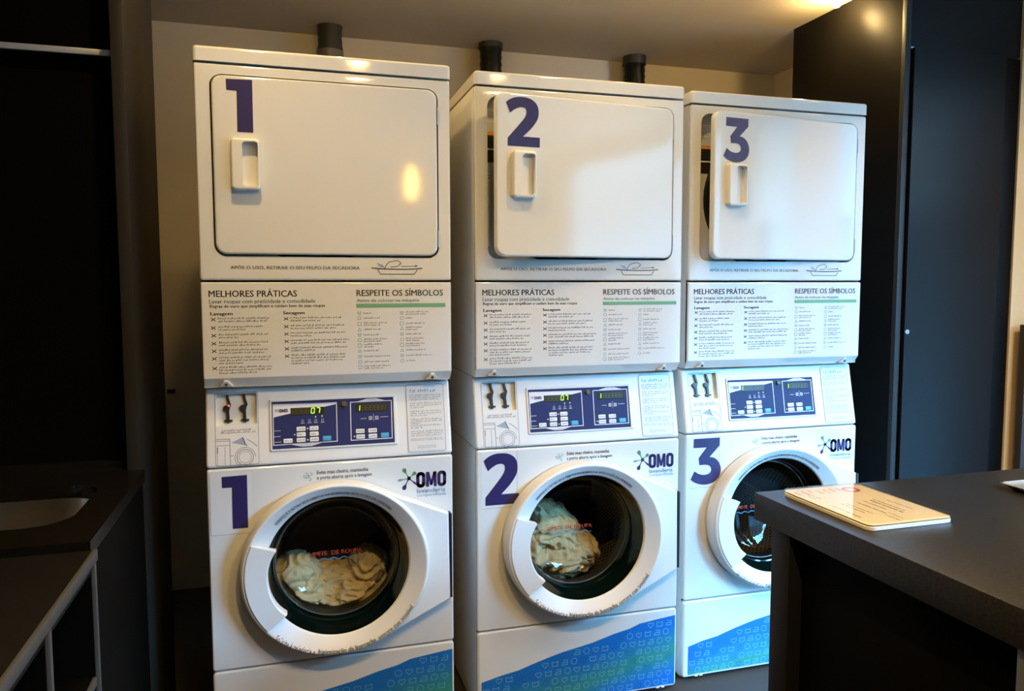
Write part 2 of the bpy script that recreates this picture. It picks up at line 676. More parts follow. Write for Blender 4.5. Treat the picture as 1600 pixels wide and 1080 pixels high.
# outside the windows: pavement and an added dark wall cutting off the low sky
struct(finish(box(X1 + .13, 30, -30, 30, -.30, -.12, 0), 'floor_street', mat('street_paving', (.05, .048, .045), .8, var=.2), smooth=False))
struct(finish(box(13.0, 14.0, -25, 20, -.12, 5.7, 0), 'wall_sky_cut', mat('sky_cut_dark', (.03, .015, .009), .8, var=.08), smooth=False))

# ------------------------------------------------------------------ laundry machines
W = 0.683
DEP = 0.70
SPOT = [(0.0, 0.0, R(0.098)), (0.76257, 0.02682, R(-0.381)), (1.48925, 0.05605, R(-0.141))]
RND = random.Random(3)
CACHE = {}


def part(key, build, name, material, parent):
    """mesh data shared between alike machines"""
    if key not in CACHE:
        o = build()
        CACHE[key] = o.data
        o.name = name
        o.parent = parent
        return o
    return link(name, CACHE[key], material, parent)


def cab_shell(prof, x0, x1, zoff):
    """closed sheet-metal shell from a (y,z) side profile, edges softened"""
    bm = bmesh.new()
    a = [bm.verts.new((x0, y, z - zoff)) for y, z in prof]
    b = [bm.verts.new((x1, y, z - zoff)) for y, z in prof]
    bm.faces.new(a)
    bm.faces.new(b)
    strip(bm, a, b)
    return bm


def open_cab(prof, x0, x1, zoff):
    """the same without the front faces (profile given front-bottom -> back-bottom -> back-top -> front-top)"""
    bm = bmesh.new()
    a = [bm.verts.new((x0, y, z - zoff)) for y, z in prof]
    b = [bm.verts.new((x1, y, z - zoff)) for y, z in prof]
    bm.faces.new(a)
    bm.faces.new(b)
    for i in range(len(prof) - 1):
        if i < 3:
            bm.faces.new((a[i], a[i + 1], b[i + 1], b[i]))
    return bm


# ---- dryer
ZD = 1.0735
DX0, DX1, DZ0, DZ1 = 0.0424, 0.6440, 1.4384, 1.9080
ANG = {1: 0.0, 2: 6.0, 3: 6.0}


def build_dryer(n):
    sx, sy, rz = SPOT[n - 1]
    lab = {1: 'white stacked clothes dryer numbered 1 with its door shut, above washer 1',
           2: 'white stacked clothes dryer numbered 2, door ajar, in the middle of the row',
           3: 'white stacked clothes dryer numbered 3, door ajar, beside the black cabinet'}[n]
    t = thing('clothes_dryer', lab, 'clothes dryer', (sx, sy, ZD), rz, 'clothes dryers stacked on the washing machines')
    o = (0, 0, -ZD)
    part('d_cab', lambda: finish(open_cab([(0.016, 1.0765), (DEP, 1.0765), (DEP, 1.9375), (0.016, 1.9375)], 0.0006, W - 0.0006, ZD), 'cabinet', ENSIDE, smooth=False), 'cabinet', ENSIDE, t)
    part('d_foot', lambda: finish(box(.03, W - .03, .06, DEP - .03, 1.0735, 1.0775, 0), 'base_spacer', BLACKP, off=o, smooth=False), 'base_spacer', BLACKP, t)
    part('d_lid', lambda: finish(slab_top(-0.002, W + 0.002, -0.004, DEP + 0.003, 1.9415, 1.981, 0.012, 0.009), 'lid', ENAMEL, off=o), 'lid', ENAMEL, t)
    part('d_front', lambda: finish(slab(0, W, 1.3685, 1.9375, 0.006, 0, 0.018, 0.006,
                                       holes=[(rr(DX0 - .0045, DX1 + .004, DZ0 - .006, DZ1 + .003, .032, 8), 0.018, False)]), 'front_panel', ENAMEL, off=o), 'front_panel', ENAMEL, t)

    def bulk():
        bm = bmesh.new()
        L = rr(DX0 - .0045, DX1 + .004, DZ0 - .006, DZ1 + .003, .032, 8)
        a = loop_verts(bm, L, 0.017)
        b = loop_verts(bm, L, 0.050)
        strip(bm, a, b)
        c = loop_verts(bm, circ(.305, 1.640, .200, 48), 0.050)
        fill(bm, [b, c])
        c2 = loop_verts(bm, circ(.305, 1.640, .196, 48), 0.09)
        strip(bm, c, c2)
        return finish(bm, 'bulkhead', LINER, off=o)
    bk = part('d_bulk', bulk, 'bulkhead', LINER, t)
    part('d_gasket', lambda: finish(lathe([(.2275, .0490), (.2255, .0440), (.2230, .0420), (.205, .044), (.196, .06), (.192, .12)], .305, 1.640, 48), 'drum_gasket', RUBBER, off=o), 'drum_gasket', RUBBER, bk)
    part('d_drum', lambda: finish(lathe([(.194, .08), (.26, .13), (.26, .55), (.0, .55)], .345, 1.640, 40), 'drum', CAVITY, off=o), 'drum', CAVITY, t)
    # safety labels seen through the gap of an open door
    if n > 1:
        Print(.0493).rect(.046, .105, 1.845, 1.885).obj('rating_label', STICK, bk, o)
        p = Print(.0489)
        for k in range(6):
            p.words(.049, .102, 1.850 + k * .0055, .004, RND)
        p.obj('rating_lettering', INKG, bk, o)
        Print(.0493).rect(.044, .110, 1.725, 1.812).obj('warning_label', BLACKP, bk, o)
        Print(.0489).rect(.044, .110, 1.806, 1.817).obj('warning_band', LABELY, bk, o)
        Print(.0489).rect(.044, .110, 1.762, 1.767).obj('label_divider', STICK, bk, o)
        Print(.0493).rect(.045, .061, 1.672, 1.690).obj('latch_label', STICK, bk, o)
        Print(.0489).line([(.048, 1.676), (.048, 1.686), (.056, 1.686), (.056, 1.676)], .002, True).obj('latch_symbol', INK, bk, o)
        finish(lathe([(.0, .040), (.010, .040), (.012, .0495)], .056, 1.462, 16), 'door_switch', CHROME, bk, off=o)
    # door: origin on the hinge axis
    hx, hy = DX1 - .004, 0.004
    d = bpy.data.objects.new('door', None)
    od = (-hx, -hy, -ZD)
    dm = part('d_door', lambda: finish(slab(DX0, DX1, DZ0, DZ1, .028, -0.006, 0.014, 0.006, n=8), 'door', ENAMEL, off=od), 'door', ENAMEL, t)
    bpy.data.objects.remove(d)
    dm.location = (hx, hy, 0)
    dm.rotation_euler = (0, 0, R(ANG[n]))

    def handle():
        bm = slab(.0885, .1610, 1.6070, 1.7430, .010, -0.028, -0.004, .006,
                  holes=[(rr(.1165, .1565, 1.6160, 1.7345, .010, 5), .021, True)], n=5)
        for v in bm.verts:      # sides bow outward a little at mid height
            if v.co.x < .11:
                v.co.x -= .004 * (1 - ((v.co.z - 1.675) / .068) ** 2)
            if v.co.x > .15:
                v.co.x += .003 * (1 - ((v.co.z - 1.675) / .068) ** 2)
        return finish(bm, 'door_handle', PLAST, off=od)
    part('d_handle', handle, 'door_handle', PLAST, dm)
    x0, x1, z0, z1 = {1: (.0801, .1459, 1.7614, 1.899), 2: (.0725, .1795, 1.757, 1.898), 3: (.0765, .178, 1.7475, 1.888)}[n]
    Print(-.0070).poly(digit(n, x0, x1, z0, z1)).obj('door_number', INDIGO, dm, od)
    for k, hz in enumerate((1.835, 1.488)):
        part('d_hinge%d' % k, lambda: finish(tube(bmesh.new(), [(DX1 + .001, -.003, hz - .024 - ZD), (DX1 + .001, -.003, hz + .024 - ZD)], .0032, 8), 'hinge', CHROME), 'hinge', CHROME, t)
    # lint reminder under the door
    def lint():
        p = Print()
        p.text('APÓS O USO, RETIRAR O SEU FELPO DA SECADORA', .0774, .4205, 1.3975, 1.4095, .012)
        return p.obj('lint_lettering', INKD, None, o)
    part('d_lint', lint, 'lint_lettering', INKD, t)

    def basin():
        p = Print()
        p.line([(.4537, 1.4035), (.478, 1.4012), (.525, 1.3998), (.570, 1.4005), (.5975, 1.4030)], .0028)
        p.line([(.4705, 1.3985), (.4784, 1.3860), (.5749, 1.3860), (.5836, 1.3985)], .0020)
        p.line([(.4903, 1.4020), (.4955, 1.4130), (.5024, 1.4200), (.5120, 1.4225), (.5260, 1.4251), (.5330, 1.4215), (.5371, 1.4171), (.5300, 1.4110), (.5258, 1.4075), (.5072, 1.4065)], .0018)
        p.line([(.5377, 1.4075), (.5838, 1.4096)], .0014)
        p.line([(.578, 1.4115), (.5845, 1.4096), (.578, 1.4078)], .0014)
        return p.obj('basin_drawing', INK, None, o)
    part('d_basin', basin, 'basin_drawing', INK, t)

    def splash():
        p = Print()
        for k in range(3):
            p.line([(.4688 + k * .003, 1.4166 - k * .004), (.485 + k * .003, 1.4110 - k * .003)], .0015)
        return p.obj('lint_drawing', INKB, None, o)
    part('d_splash', splash, 'lint_drawing', INKB, t)

    # service panel with the laundry rules, lower edge chamfered
    def svc():
        bm = bmesh.new()
        prof = [(.018, 1.3635), (.005, 1.3635), (.0015, 1.3620), (0, 1.3585), (0, 1.1050), (.0012, 1.1010), (.019, 1.0800), (.023, 1.0765), (.030, 1.0765)]
        rings = []
        for xi, ins in ((0, .006), (.0018, .0018), (.006, 0)):
            rings.append((xi, ins))
        cols = [(x, i) for x, i in rings] + [(W - x, i) for x, i in reversed(rings)]
        prev = None
        for x, ins in cols:
            l = [bm.verts.new((x, max(y, 0) + ins, z)) for y, z in prof]
            if prev:
                for i in range(len(prof) - 1):
                    bm.faces.new((prev[i], prev[i + 1], l[i + 1], l[i]))
            prev = l
        return finish(bm, 'service_panel', ENAMEL, off=o, ang=40)
    sp = part('d_svc', svc, 'service_panel', ENAMEL, t)

    def boss():
        bm = bmesh.new()
        for bx in (.0575,):
            tri = [(-.0195, 1.0815, .0175), (.0, 1.0985, .0005), (.0195, 1.0815, .0175)]
            low = [(-.0170, 1.0790, .006), (-.004, 1.0945, -.0015), (.004, 1.0945, -.0015), (.0170, 1.0790, .006)]
            v = [bm.verts.new((bx + x, y, z)) for x, z, y in [(-.021, 1.0795, .019), (-.005, 1.0975, .0030), (.005, 1.0975, .0030), (.021, 1.0795, .019)]]
            u = [bm.verts.new((bx + x, y, z)) for x, z, y in low]
            for a, b in ((0, 1), (1, 2), (2, 3)):
                bm.faces.new((v[a], v[b], u[b], u[a]))
            bm.faces.new(u)
            bm.faces.new((v[0], u[0], u[3], v[3]))
        return finish(bm, 'screw_boss', ENAMEL, off=(-.0575, 0, -ZD), ang=20)
    for bx in (.0575, .6255):
        b_ = part('d_boss', boss, 'screw_boss', ENAMEL, sp)
        b_.location.x = bx
        s_ = part('d_screw', lambda: finish(lathe([(.0, .0005), (.0035, .0005), (.0042, .004)], 0, 1.0855, 14), 'screw', INK, off=o), 'screw', INK, sp)
        s_.location.x = bx

    def heads():
        return Print().text('MELHORES PRÁTICAS', .0206, .2480, 1.3235, 1.3455, .012).obj('heading_lettering', INK, None, o)

    def heads2():
        return Print().text('RESPEITE OS SÍMBOLOS', .4105, .6578, 1.3240, 1.3460, .012).obj('heading_lettering', INK, None, o)
    part('d_heads', heads, 'heading_lettering', INK, sp)
    part('d_heads2', heads2, 'heading_lettering', INK, sp)

    def sub():
        p = Print()
        p.text('Lavar roupas com praticidade e comodidade', .0212, .2970, 1.3030, 1.3170, .012)
        p.text('Antes de colocar na máquina', .4102, .5885, 1.3045, 1.3165, .012)
        return p.obj('subtitle_lettering', INKT, None, o)
    part('d_sub', sub, 'subtitle_lettering', INKT, sp)
    part('d_bar', lambda: Print().rect(.4088, .6649, 1.2915, 1.3025).obj('green_bar', GREEN, None, o), 'green_bar', GREEN, sp)

    def body():
        r = random.Random(11)
        p = Print()
        p.text('Regras de ouro que simplificam e cuidam bem de suas roupas', .0225, .3230, 1.2920, 1.3030, .01)
        p.text('Lavagem', .0236, .0792, 1.2715, 1.2830, .03)
        p.text('Secagem', .2107, .2673, 1.2720, 1.2835, .03)
        lav = [(1.2665, (.178, .168)), (1.2440, (.157, .115)), (1.2230, (.169, .090)), (1.2015, (.169, .150)), (1.1810, (.168, .165)), (1.1605, (.174, .170, .105)), (1.1340, (.177, .176, .140))]
        for z, ends in lav:
            for k, e in enumerate(ends):
                p.words(.0420, e, z - k * .0078 - .003, .0062, r)
            star(p, .0300, z - .0035, .0050)
        sec = [(1.2660, (.372, .310)), (1.2445, (.374, .352)), (1.2240, (.378, .284)), (1.2035, (.385, .384)), (1.1830, (.382, .300)), (1.1625, (.374, .378, .372, .284))]
        for z, ends in sec:
            for k, e in enumerate(ends):
                p.words(.2290, e, z - k * .0078 - .003, .0062, r)
            star(p, .2180, z - .0035, .0050)
        A = [1.2752, 1.2617, 1.2449, 1.2291, 1.2137, 1.1988, 1.1837, 1.1685, 1.1523, 1.1370, 1.1218]
        ea = [.452, .473, .496, .476, .470, .499, .481, .471, .502, .499, .503]
        two = {2, 5, 6, 10}
        for i, (z, e) in enumerate(zip(A, ea)):
            if i in two:
                p.words(.4285, e, z + .0015, .0052, r)
                p.words(.4285, e - .02, z - .0050, .0052, r)
            else:
                p.words(.4285, e, z - .0015, .0052, r)
        B = [1.2748, 1.2601, 1.2448, 1.2304, 1.2140, 1.1986, 1.1832, 1.1678, 1.1523, 1.1369]
        eb = [.617, .570, .604, .596, .592, .600, .604, .604, .624, .575]
        for i, (z, e) in enumerate(zip(B, eb)):
            if i in (0, 3, 5, 6):
                p.words(.5480, e, z + .0015, .0052, r)
                p.words(.5480, e - .012, z - .0050, .0052, r)
            else:
                p.words(.5480, e, z - .0015, .0052, r)
        return p.obj('rules_text', INK, None, o)
    part('d_body', body, 'rules_text', INK, sp)

    def icons():
        p = Print()
        A = [1.2752, 1.2617, 1.2449, 1.2291, 1.2137, 1.1988, 1.1837, 1.1685, 1.1523, 1.1370, 1.1218]
        B = [1.2748, 1.2601, 1.2448, 1.2304, 1.2140, 1.1986, 1.1832, 1.1678, 1.1523, 1.1369]
        for x, zs in ((.4170, A), (.5370, B)):
            for i, z in enumerate(zs):
                h = .0047
                k = i % 4
                if k == 0:
                    p.line([(x - h, z + h * .8), (x - h * .7, z - h * .7), (x + h * .7, z - h * .7), (x + h, z + h * .8)], .0011, True)
                    p.line([(x - h * .5, z), (x + h * .5, z)], .0010)
                elif k == 1:
                    p.line(circ(x, z, h, 12), .0011, True)
                elif k == 2:
                    p.line([(x - h, z - h), (x + h, z - h), (x + h, z + h), (x - h, z + h)], .0011, True)
                else:
                    p.line([(x - h, z - h * .8), (x + h, z - h * .8), (x, z + h)], .0011, True)
        return p.obj('care_symbols', INKT, None, o)
    part('d_icons', icons, 'care_symbols', INKT, sp)
    return t


def star(p, x, z, h):
    for a in (35, 145, 215, 325):
        c, s = math.cos(R(a)), math.sin(R(a))
        p.line([(x + c * h * .35, z + s * h * .35), (x + c * h * 1.25, z + s * h * 1.25)], h * .42)
    p.line([(x - h * .3, z), (x + h * .3, z)], h * .3)


def slab_top(x0, x1, y0, y1, z0, z1, r, b):
    """flat lid with a rounded top edge"""
    bm = bmesh.new()
    prev = None
    lo = [bm.verts.new((x, y, z0)) for x, y in rr(x0, x1, y0, y1, r)]
    prev = lo
    for k in range(5):
        a = R(90 * k / 4)
        ins = b * (1 - math.cos(a))
        z = z1 - b + b * math.sin(a)
        l = [bm.verts.new((x, y, z)) for x, y in rr(x0 + ins, x1 - ins, y0 + ins, y1 - ins, max(r - ins, .001))]
        strip(bm, prev, l)
        prev = l
    bm.faces.new(prev)
    bm.faces.new(lo)
    return bm


# ---- washer
CX, CZ, RH = 0.345, 0.5596, 0.200
OA, OB = 0.262, 0.2470       # outer half-axes of the door ring
PROF = [(0, -.0265), (.03, -.0315), (.08, -.0345), (.76, -.0560), (.82, -.0575), (.88, -.0572), (.95, -.0525), (1.0, -.042)]


def ringpt(th, t):
    c, s = math.cos(th), math.sin(th)
    ro = 1 / math.sqrt((c / OA) ** 2 + (s / OB) ** 2)
    r = RH + (ro - RH) * t
    return CX - .004 * t + r * c, CZ - .003 * t + r * s


def profy(t):
    for (a, ya), (b, yb) in zip(PROF, PROF[1:]):
        if t <= b:
            return ya + (yb - ya) * (t - a) / (b - a)
    return PROF[-1][1]


FAS_A = math.atan2(.045, .214)
FAS_L = math.hypot(.045, .214)


def build_washer(n):
    sx, sy, rz = SPOT[n - 1]
    lab = {1: 'white front-loading washing machine numbered 1, nearest the sink, half full of linen',
           2: 'white front-loading washing machine numbered 2, in the middle, linen heaped to the left',
           3: 'white front-loading washing machine numbered 3 with an empty drum, behind the black island'}[n]
    t = thing('washing_machine', lab, 'washing machine', (sx, sy, 0), rz, 'washing machines in a row')
    part('w_cab', lambda: finish(open_cab([(0.016, 0.012), (DEP, 0.012), (DEP, 0.853), (0.016, 0.853)], .0006, W - .0006, 0), 'cabinet', ENSIDE, smooth=False), 'cabinet', ENSIDE, t)
    part('w_plinth', lambda: finish(box(.03, W - .03, .05, DEP - .03, 0, .014, 0), 'plinth', BLACKP, smooth=False), 'plinth', BLACKP, t)

    def upper():
        bm = cab_shell([(.012, .8575), (DEP, .8575), (DEP, 1.0735), (.060, 1.0735)], .0006, W - .0006, 0)
        return finish(bm, 'upper_cabinet', ENSIDE, smooth=False)
    part('w_up', upper, 'upper_cabinet', ENSIDE, t)
    fp = part('w_front', lambda: finish(slab(0, W, .2840, .8530, .007, 0, .018, .006, holes=[(circ(CX, CZ, .212), .018, False)]), 'front_panel', ENAMEL), 'front_panel', ENAMEL, t)
    kp = part('w_kick', lambda: finish(slab(0, W, .0120, .2800, .010, 0, .018, .006), 'kick_panel', ENAMEL), 'kick_panel', ENAMEL, t)
    # ---- wave print on the kick panel
    xl, zb = {1: (.012, .020), 2: (.012, .020), 3: (.021, .021)}[n]
    wv = [(.0121, .1211), (.076, .1351), (.1322, .1441), (.1714, .1557), (.2022, .1643), (.2464, .1754), (.2822, .1836), (.3182, .1895), (.3819, .2007), (.4557, .2197), (.5118, .2302), (.5496, .2432), (.6165, .2505), (.6775, .2568)]
    top = [(max(x, xl) if i == 0 else x, z) for i, (x, z) in enumerate(wv)]
    part('w_wave%d' % (n == 3), lambda: Print().poly([(xl, zb), (.6775, zb)] + top[::-1]).obj('wave_graphic', WAVEM, None), 'wave_graphic', WAVEM, kp)

    def wz(x):
        for (a, za), (b, zb_) in zip(wv, wv[1:]):
            if x <= b:
                return za + (zb_ - za) * (x - a) / (b - a)
        return wv[-1][1]

    def icons(dark):
        p = Print(-.0010)
        r = random.Random(5)
        for row in range(9):
            z = .034 + row * .0285
            for c in range(21):
                x = .026 + c * .0325 + (row % 2) * .010
                k = (c + row * 3) % 4
                q = r.random()
                if x > .668 or x - .012 < xl or z + .011 > wz(x - .01) or z + .009 > .25:
                    continue
                if (q < .12) != dark:
                    continue
                h = .0098
                if k == 0:
                    p.line([(x - h, z - h * .8), (x + h, z - h * .8), (x + h, z + h * .75), (x - h * .5, z + h * .75)], .0019)
                    p.line([(x - h, z - h * .8), (x - h * .6, z), (x + h, z)], .0019)
                elif k == 1:
                    p.line(circ(x, z, h, 18), .0019, True)
                elif k == 2:
                    hp = []
                    for i in range(20):
                        a = 2 * math.pi * i / 20
                        hp.append((x + h * 1.05 * math.sin(a) ** 3, z + h * (.80 * math.cos(a) - .32 * math.cos(2 * a) - .13 * math.cos(3 * a))))
                    p.line(hp, .0019, True)
                else:
                    p.line([(x - h, z + h * .8), (x - h * .95, z - h * .8), (x + h * .95, z - h * .8), (x + h, z + h * .8), (x + h * .4, z + h * .45), (x - h * .4, z + h * .45)], .0019, True)
        return p.obj('icon_print', ICOND if dark else ICONM, None)
    part('w_icon%d' % (n == 3), lambda: icons(False), 'icon_print', ICONM, kp)
    part('w_icond%d' % (n == 3), lambda: icons(True), 'icon_print', ICOND, kp)

    def kboss():
        bm = bmesh.new()
        v = [bm.verts.new(a) for a in ((-.016, .0005, .0125), (-.004, .0005, .0200), (.006, .0005, .0200), (.018, .0005, .0125))]
        u = [bm.verts.new(a) for a in ((-.012, -.003, .0130), (-.003, -.003, .0180), (.004, -.003, .0180), (.013, -.003, .0130))]
        for i in range(3):
            bm.faces.new((v[i], v[i + 1], u[i + 1], u[i]))
        bm.faces.new(u)
        return finish(bm, 'screw_boss', ENAMEL, ang=20)
    for bx in (.062, .625):
        b_ = part('w_kboss', kboss, 'screw_boss', ENAMEL, kp)
        b_.location.x = bx
        s_ = part('w_kscrew', lambda: finish(lathe([(.0, -.0042), (.003, -.0042), (.0034, -.002)], 0, .0152, 12), 'screw', INK), 'screw', INK, kp)
        s_.location.x = bx

    # ---- print on the front panel
    part('w_numst', lambda: Print(-.0003).poly(rr(.0165, .128, .6720, .8455, .002, 2)).obj('number_sticker', STICK, None), 'number_sticker', STICK, fp) if n > 1 else \
        Print(-.0003).poly(rr(.0075, .1165, .6705, .8430, .002, 2)).obj('number_sticker', STICK, fp)
    x0, x1, z0, z1 = {1: (.0383, .1042, .6850, .8338), 2: (.0215, .134, .681, .8415), 3: (.0195, .134, .681, .8395)}[n]
    Print(-.0009).poly(digit(n, x0, x1, z0, z1)).obj('front_number', INDIGO, fp)
    so = Print(-.0006).line([(.0165, .672), (.128, .672), (.128, .846)] if n > 1 else [(.0075, .843), (.0075, .6705), (.1165, .6705)], .0009)
    so.obj('sticker_edge', INKG, fp)

    def evite():
        p = Print()
        p.text('Evite mau cheiro, mantenha', .2915, .4345, .8195, .8325, .012)
        p.text('a porta aberta após a lavagem', .2912, .4445, .8035, .8165, .012)
        return p.obj('odour_lettering', INK, None)
    part('w_evite', evite, 'odour_lettering', INK, fp)

    def wind():
        p = Print()
        p.line([(.254, .8195), (.275, .8195), (.279, .8225), (.277, .8265), (.2725, .8258)], .0016)
        p.line([(.254, .8160), (.270, .8160), (.2655, .8270), (.262, .8270), (.262, .8235)], .0014)
        p.line([(.256, .8125), (.272, .8125), (.2755, .8085), (.273, .8045), (.269, .8060)], .0016)
        return p.obj('wind_symbol', INKT, None)
    part('w_wind', wind, 'wind_symbol', INKT, fp)

    def omo(p, x0, x1, z0, z1):
        w_ = (x1 - x0)
        lw = w_ * .30
        h = z1 - z0
        for c in (x0 + lw / 2, x1 - lw / 2):
            st = lw * .36
            p.line(rr(c - lw / 2 + st / 2, c + lw / 2 - st / 2, z0 + st / 2, z1 - st / 2, lw * .28, 4), st, True)
        a, b = x0 + lw * 1.08, x1 - lw * 1.08
        st = (b - a) * .27
        p.rect(a, a + st, z0 + h * .02, z1 - h * .02).rect(b - st, b, z0 + h * .02, z1 - h * .02)
        mid = (a + b) / 2
        p.poly([(a + st * .2, z1 - h * .02), (a + st * 1.15, z1 - h * .02), (mid + st * .42, z0 + h * .12), (mid - st * .42, z0 + h * .12)])
        p.poly([(b - st * .2, z1 - h * .02), (b - st * 1.15, z1 - h * .02), (mid - st * .42, z0 + h * .12), (mid + st * .42, z0 + h * .12)])
        return p

    part('w_omo', lambda: omo(Print(-.0009), .5735, .6630, .7605, .8070).obj('logo_lettering', INDIGO, None), 'logo_lettering', INDIGO, fp)

    def lav():
        p = Print()
        p.text('lavanderia', .5755, .6600, .7445, .7575, .015)
        p.text('compartilhada', .5755, .6620, .7305, .7425, .0)
        return p.obj('laundry_lettering', INKB, None)
    part('w_lav', lav, 'laundry_lettering', INKB, fp)

    def splat(sel):
        p = Print()
        c = (.5520, .7905)
        arms = [(118, .033, .0062, 0), (40, .026, .0055, 0), (188, .032, .0036, 1), (243, .036, .0062, 2), (318, .028, .0028, 2)]
        for a, L, wd, k in arms:
            if k != sel:
                continue
            d = (math.cos(R(a)), math.sin(R(a)))
            q = (-d[1], d[0])
            pts = [(0, .0022), (.35, .0012), (.55, .0016), (.75, wd * .9), (.90, wd), (1.0, wd * .6), (1.04, 0)]
            o_ = [(c[0] + d[0] * L * s + q[0] * w2, c[1] + d[1] * L * s + q[1] * w2) for s, w2 in pts] + \
                 [(c[0] + d[0] * L * s - q[0] * w2, c[1] + d[1] * L * s - q[1] * w2) for s, w2 in pts[-2::-1]]
            p.poly(o_)
        if sel == 0:
            p.poly(circ(c[0], c[1], .0060, 12))
        return p
    for s_, mm in ((0, LOGOG), (1, INKT), (2, INDIGO)):
        part('w_splat%d' % s_, lambda: splat(s_).obj('splash_logo', mm, None), 'splash_logo', mm, fp)

    # ---- control fascia, leaning back
    def fascia():
        bm = slab(0, W, 0.0005, FAS_L - .0005, .008, 0, .016, .007, holes=[(rr(.0275, .1335, .1140, .2020, .003, 2), .014, True)])
        return finish(bm, 'control_fascia', PLAST)
    fa = part('w_fas', fascia, 'control_fascia', PLAST, t)
    fa.location = (0, 0, .8575)
    fa.rotation_euler = (-FAS_A, 0, 0)
    # sight box with two dosing hooks
    part('w_frame', lambda: Print(-.0008).line(rr(.0245, .1370, .0050, .2045, .006, 4), .0012, True).obj('dispenser_frame', INKG, None), 'dispenser_frame', INKG, fa)
    for k, dx in enumerate((0, .0438)):
        def key():
            bm = bmesh.new()
            pts = [(.0560, .199), (.0585, .185), (.0630, .1690), (.0555, .1620)]
            for a, b, w_ in ((pts[0], pts[1], .0058), (pts[1], pts[2], .0062), (pts[2], pts[3], .0055), ((.0565, .160), (.0578, .1270), .0078), ((.0480, .1275), (.0690, .1275), .0055)):
                va, vb = Vector(a), Vector(b)
                d = (vb - va).normalized()
                q = Vector((-d.y, d.x)) * w_ / 2
                c4 = [va - q, vb - q, vb + q, va + q]
                f = [bm.verts.new((c.x, .006, c.y)) for c in c4]
                g = [bm.verts.new((c.x, .0135, c.y)) for c in c4]
                bm.faces.new(f)
                strip(bm, f, g)
            for c, r_ in (((.0535, .1620), .0088), ((.0582, .1255), .0045)):
                lathe([(0.00001, .0055), (r_, .0055), (r_, .0135)], c[0], c[1], 16, bm)
            return finish(bm, 'dosing_hook', BLACKP, smooth=False)
        kk = part('w_key', key, 'dosing_hook', BLACKP, fa)
        kk.location.x = dx
    if n == 1:
        finish(lathe([(0, .003), (.0022, .003), (.0030, .006)], .0600, .1690, 10), 'indicator_light', LEDR, fa)

    def dose():
        p = Print()
        r = random.Random(2)
        for z, x0_, x1_ in ((.0985, .042, .118), (.0925, .038, .126)):
            p.words(x0_, x1_, z, .0062, r)
        p.line([(.0265, .0770), (.0615, .0770), (.0625, .0055)], .0012)
        p.line([(.0265, .0720), (.0615, .0720)], .0010)
        p.line([(.0265, .0600), (.0620, .0600)], .0010)
        p.line([(.0290, .0560), (.0290, .0060)], .0008)
        p.line([(.0490, .0560), (.0490, .0060)], .0008)
        p.line([(.0300, .0560), (.0300, .0400)], .0012)
        p.line(circ(.1010, .0250, .0215, 32), .0014, True)
        p.line(circ(.1010, .0250, .0270, 32)[:24], .0011)
        p.line(circ(.1010, .0250, .0160, 28), .0008, True)
        p.line([(.0950, .0800), (.0985, .0710), (.1010, .0640), (.1060, .0560)], .0022)
        p.line([(.1060, .0740), (.1140, .0700), (.1240, .0620), (.1330, .0530)], .0012)
        p.line([(.0700, .0310), (.0640, .0310)], .0012)
        return p.obj('dosing_drawing', INK, None)
    part('w_dose', dose, 'dosing_drawing', INK, fa)
    part('w_fan', lambda: Print(-.0005).poly([(.0655, .0665), (.0940, .0800), (.1030, .0570)]).obj('dosing_spray', mat('pale_blue_ink', (.33, .38, .50), .6), None), 'dosing_spray', None, fa)
    # display bezel and overlay
    dp = part('w_bez', lambda: finish(slab(.1665, .5235, .0350, .1815, .005, -.0040, .004, .0035, holes=[(rr(.1725, .5135, .0410, .1745, .002, 2), .0025, True)]), 'display_bezel', PLAST), 'display_bezel', PLAST, fa)
    part('w_blue', lambda: Print(-.0018).rect(.1730, .5130, .0415, .1740).obj('display_overlay', BOARD, None), 'display_overlay', BOARD, fa)

    def frames():
        p = Print(-.0022)
        p.line([(.1765, .0530), (.3500, .0545), (.3510, .1645), (.1770, .1660)], .0022, True)
        p.line([(.3890, .0545), (.5065, .0545), (.5080, .1640), (.3905, .1635)], .0022, True)
        p.poly([(.219, .0535), (.252, .0450), (.280, .0450), (.313, .0545)])
        p.poly([(.406, .1640), (.438, .1720), (.464, .1720), (.494, .1640)])
        p.poly([(.1770, .1300), (.2000, .1350), (.2240, .1395), (.2240, .1540), (.3160, .1540), (.3510, .1605), (.3510, .1660), (.1770, .1660)])
        p.line([(.1790, .0925), (.1960, .0925)], .0012).line([(.1790, .0765), (.1950, .0765)], .0012).line([(.1790, .0610), (.1970, .0610)], .0012)
        for x in (.256, .275, .292, .311):
            p.line([(x - .005, .1105), (x + .005, .1105)], .0013)
            p.line([(x - .003, .1140), (x + .003, .1140), (x + .002, .1200), (x - .002, .1200)], .0007, True)
        for x, z in ((.292, .1270), (.310, .1280), (.269, .0945), (.2335, .0795), (.269, .0630), (.3985, .0650)):
            p.poly(circ(x, z, .0022, 8))
        p.line([(.418, .1150), (.434, .1150)], .0011).line([(.474, .1170), (.497, .1175)], .0011)
        for x in (.446, .464):
            p.line([(x - .004, .1110), (x + .004, .1110), (x + .004, .1200), (x - .004, .1200)], .0012, True)
            p.line([(x - .003, .1120), (x + .003, .1190)], .0009).line([(x - .003, .1190), (x + .003, .1120)], .0009)
        p.line([(.455, .1060), (.455, .1270)], .0008)
        return p.obj('overlay_frames', WHITEINK, None)
    part('w_frames', frames, 'overlay_frames', WHITEINK, fa)
    part('w_olog', lambda: omo(Print(-.0026), .1930, .2165, .1430, .1530).obj('overlay_logo', INDIGO, None), 'overlay_logo', INDIGO, fa)

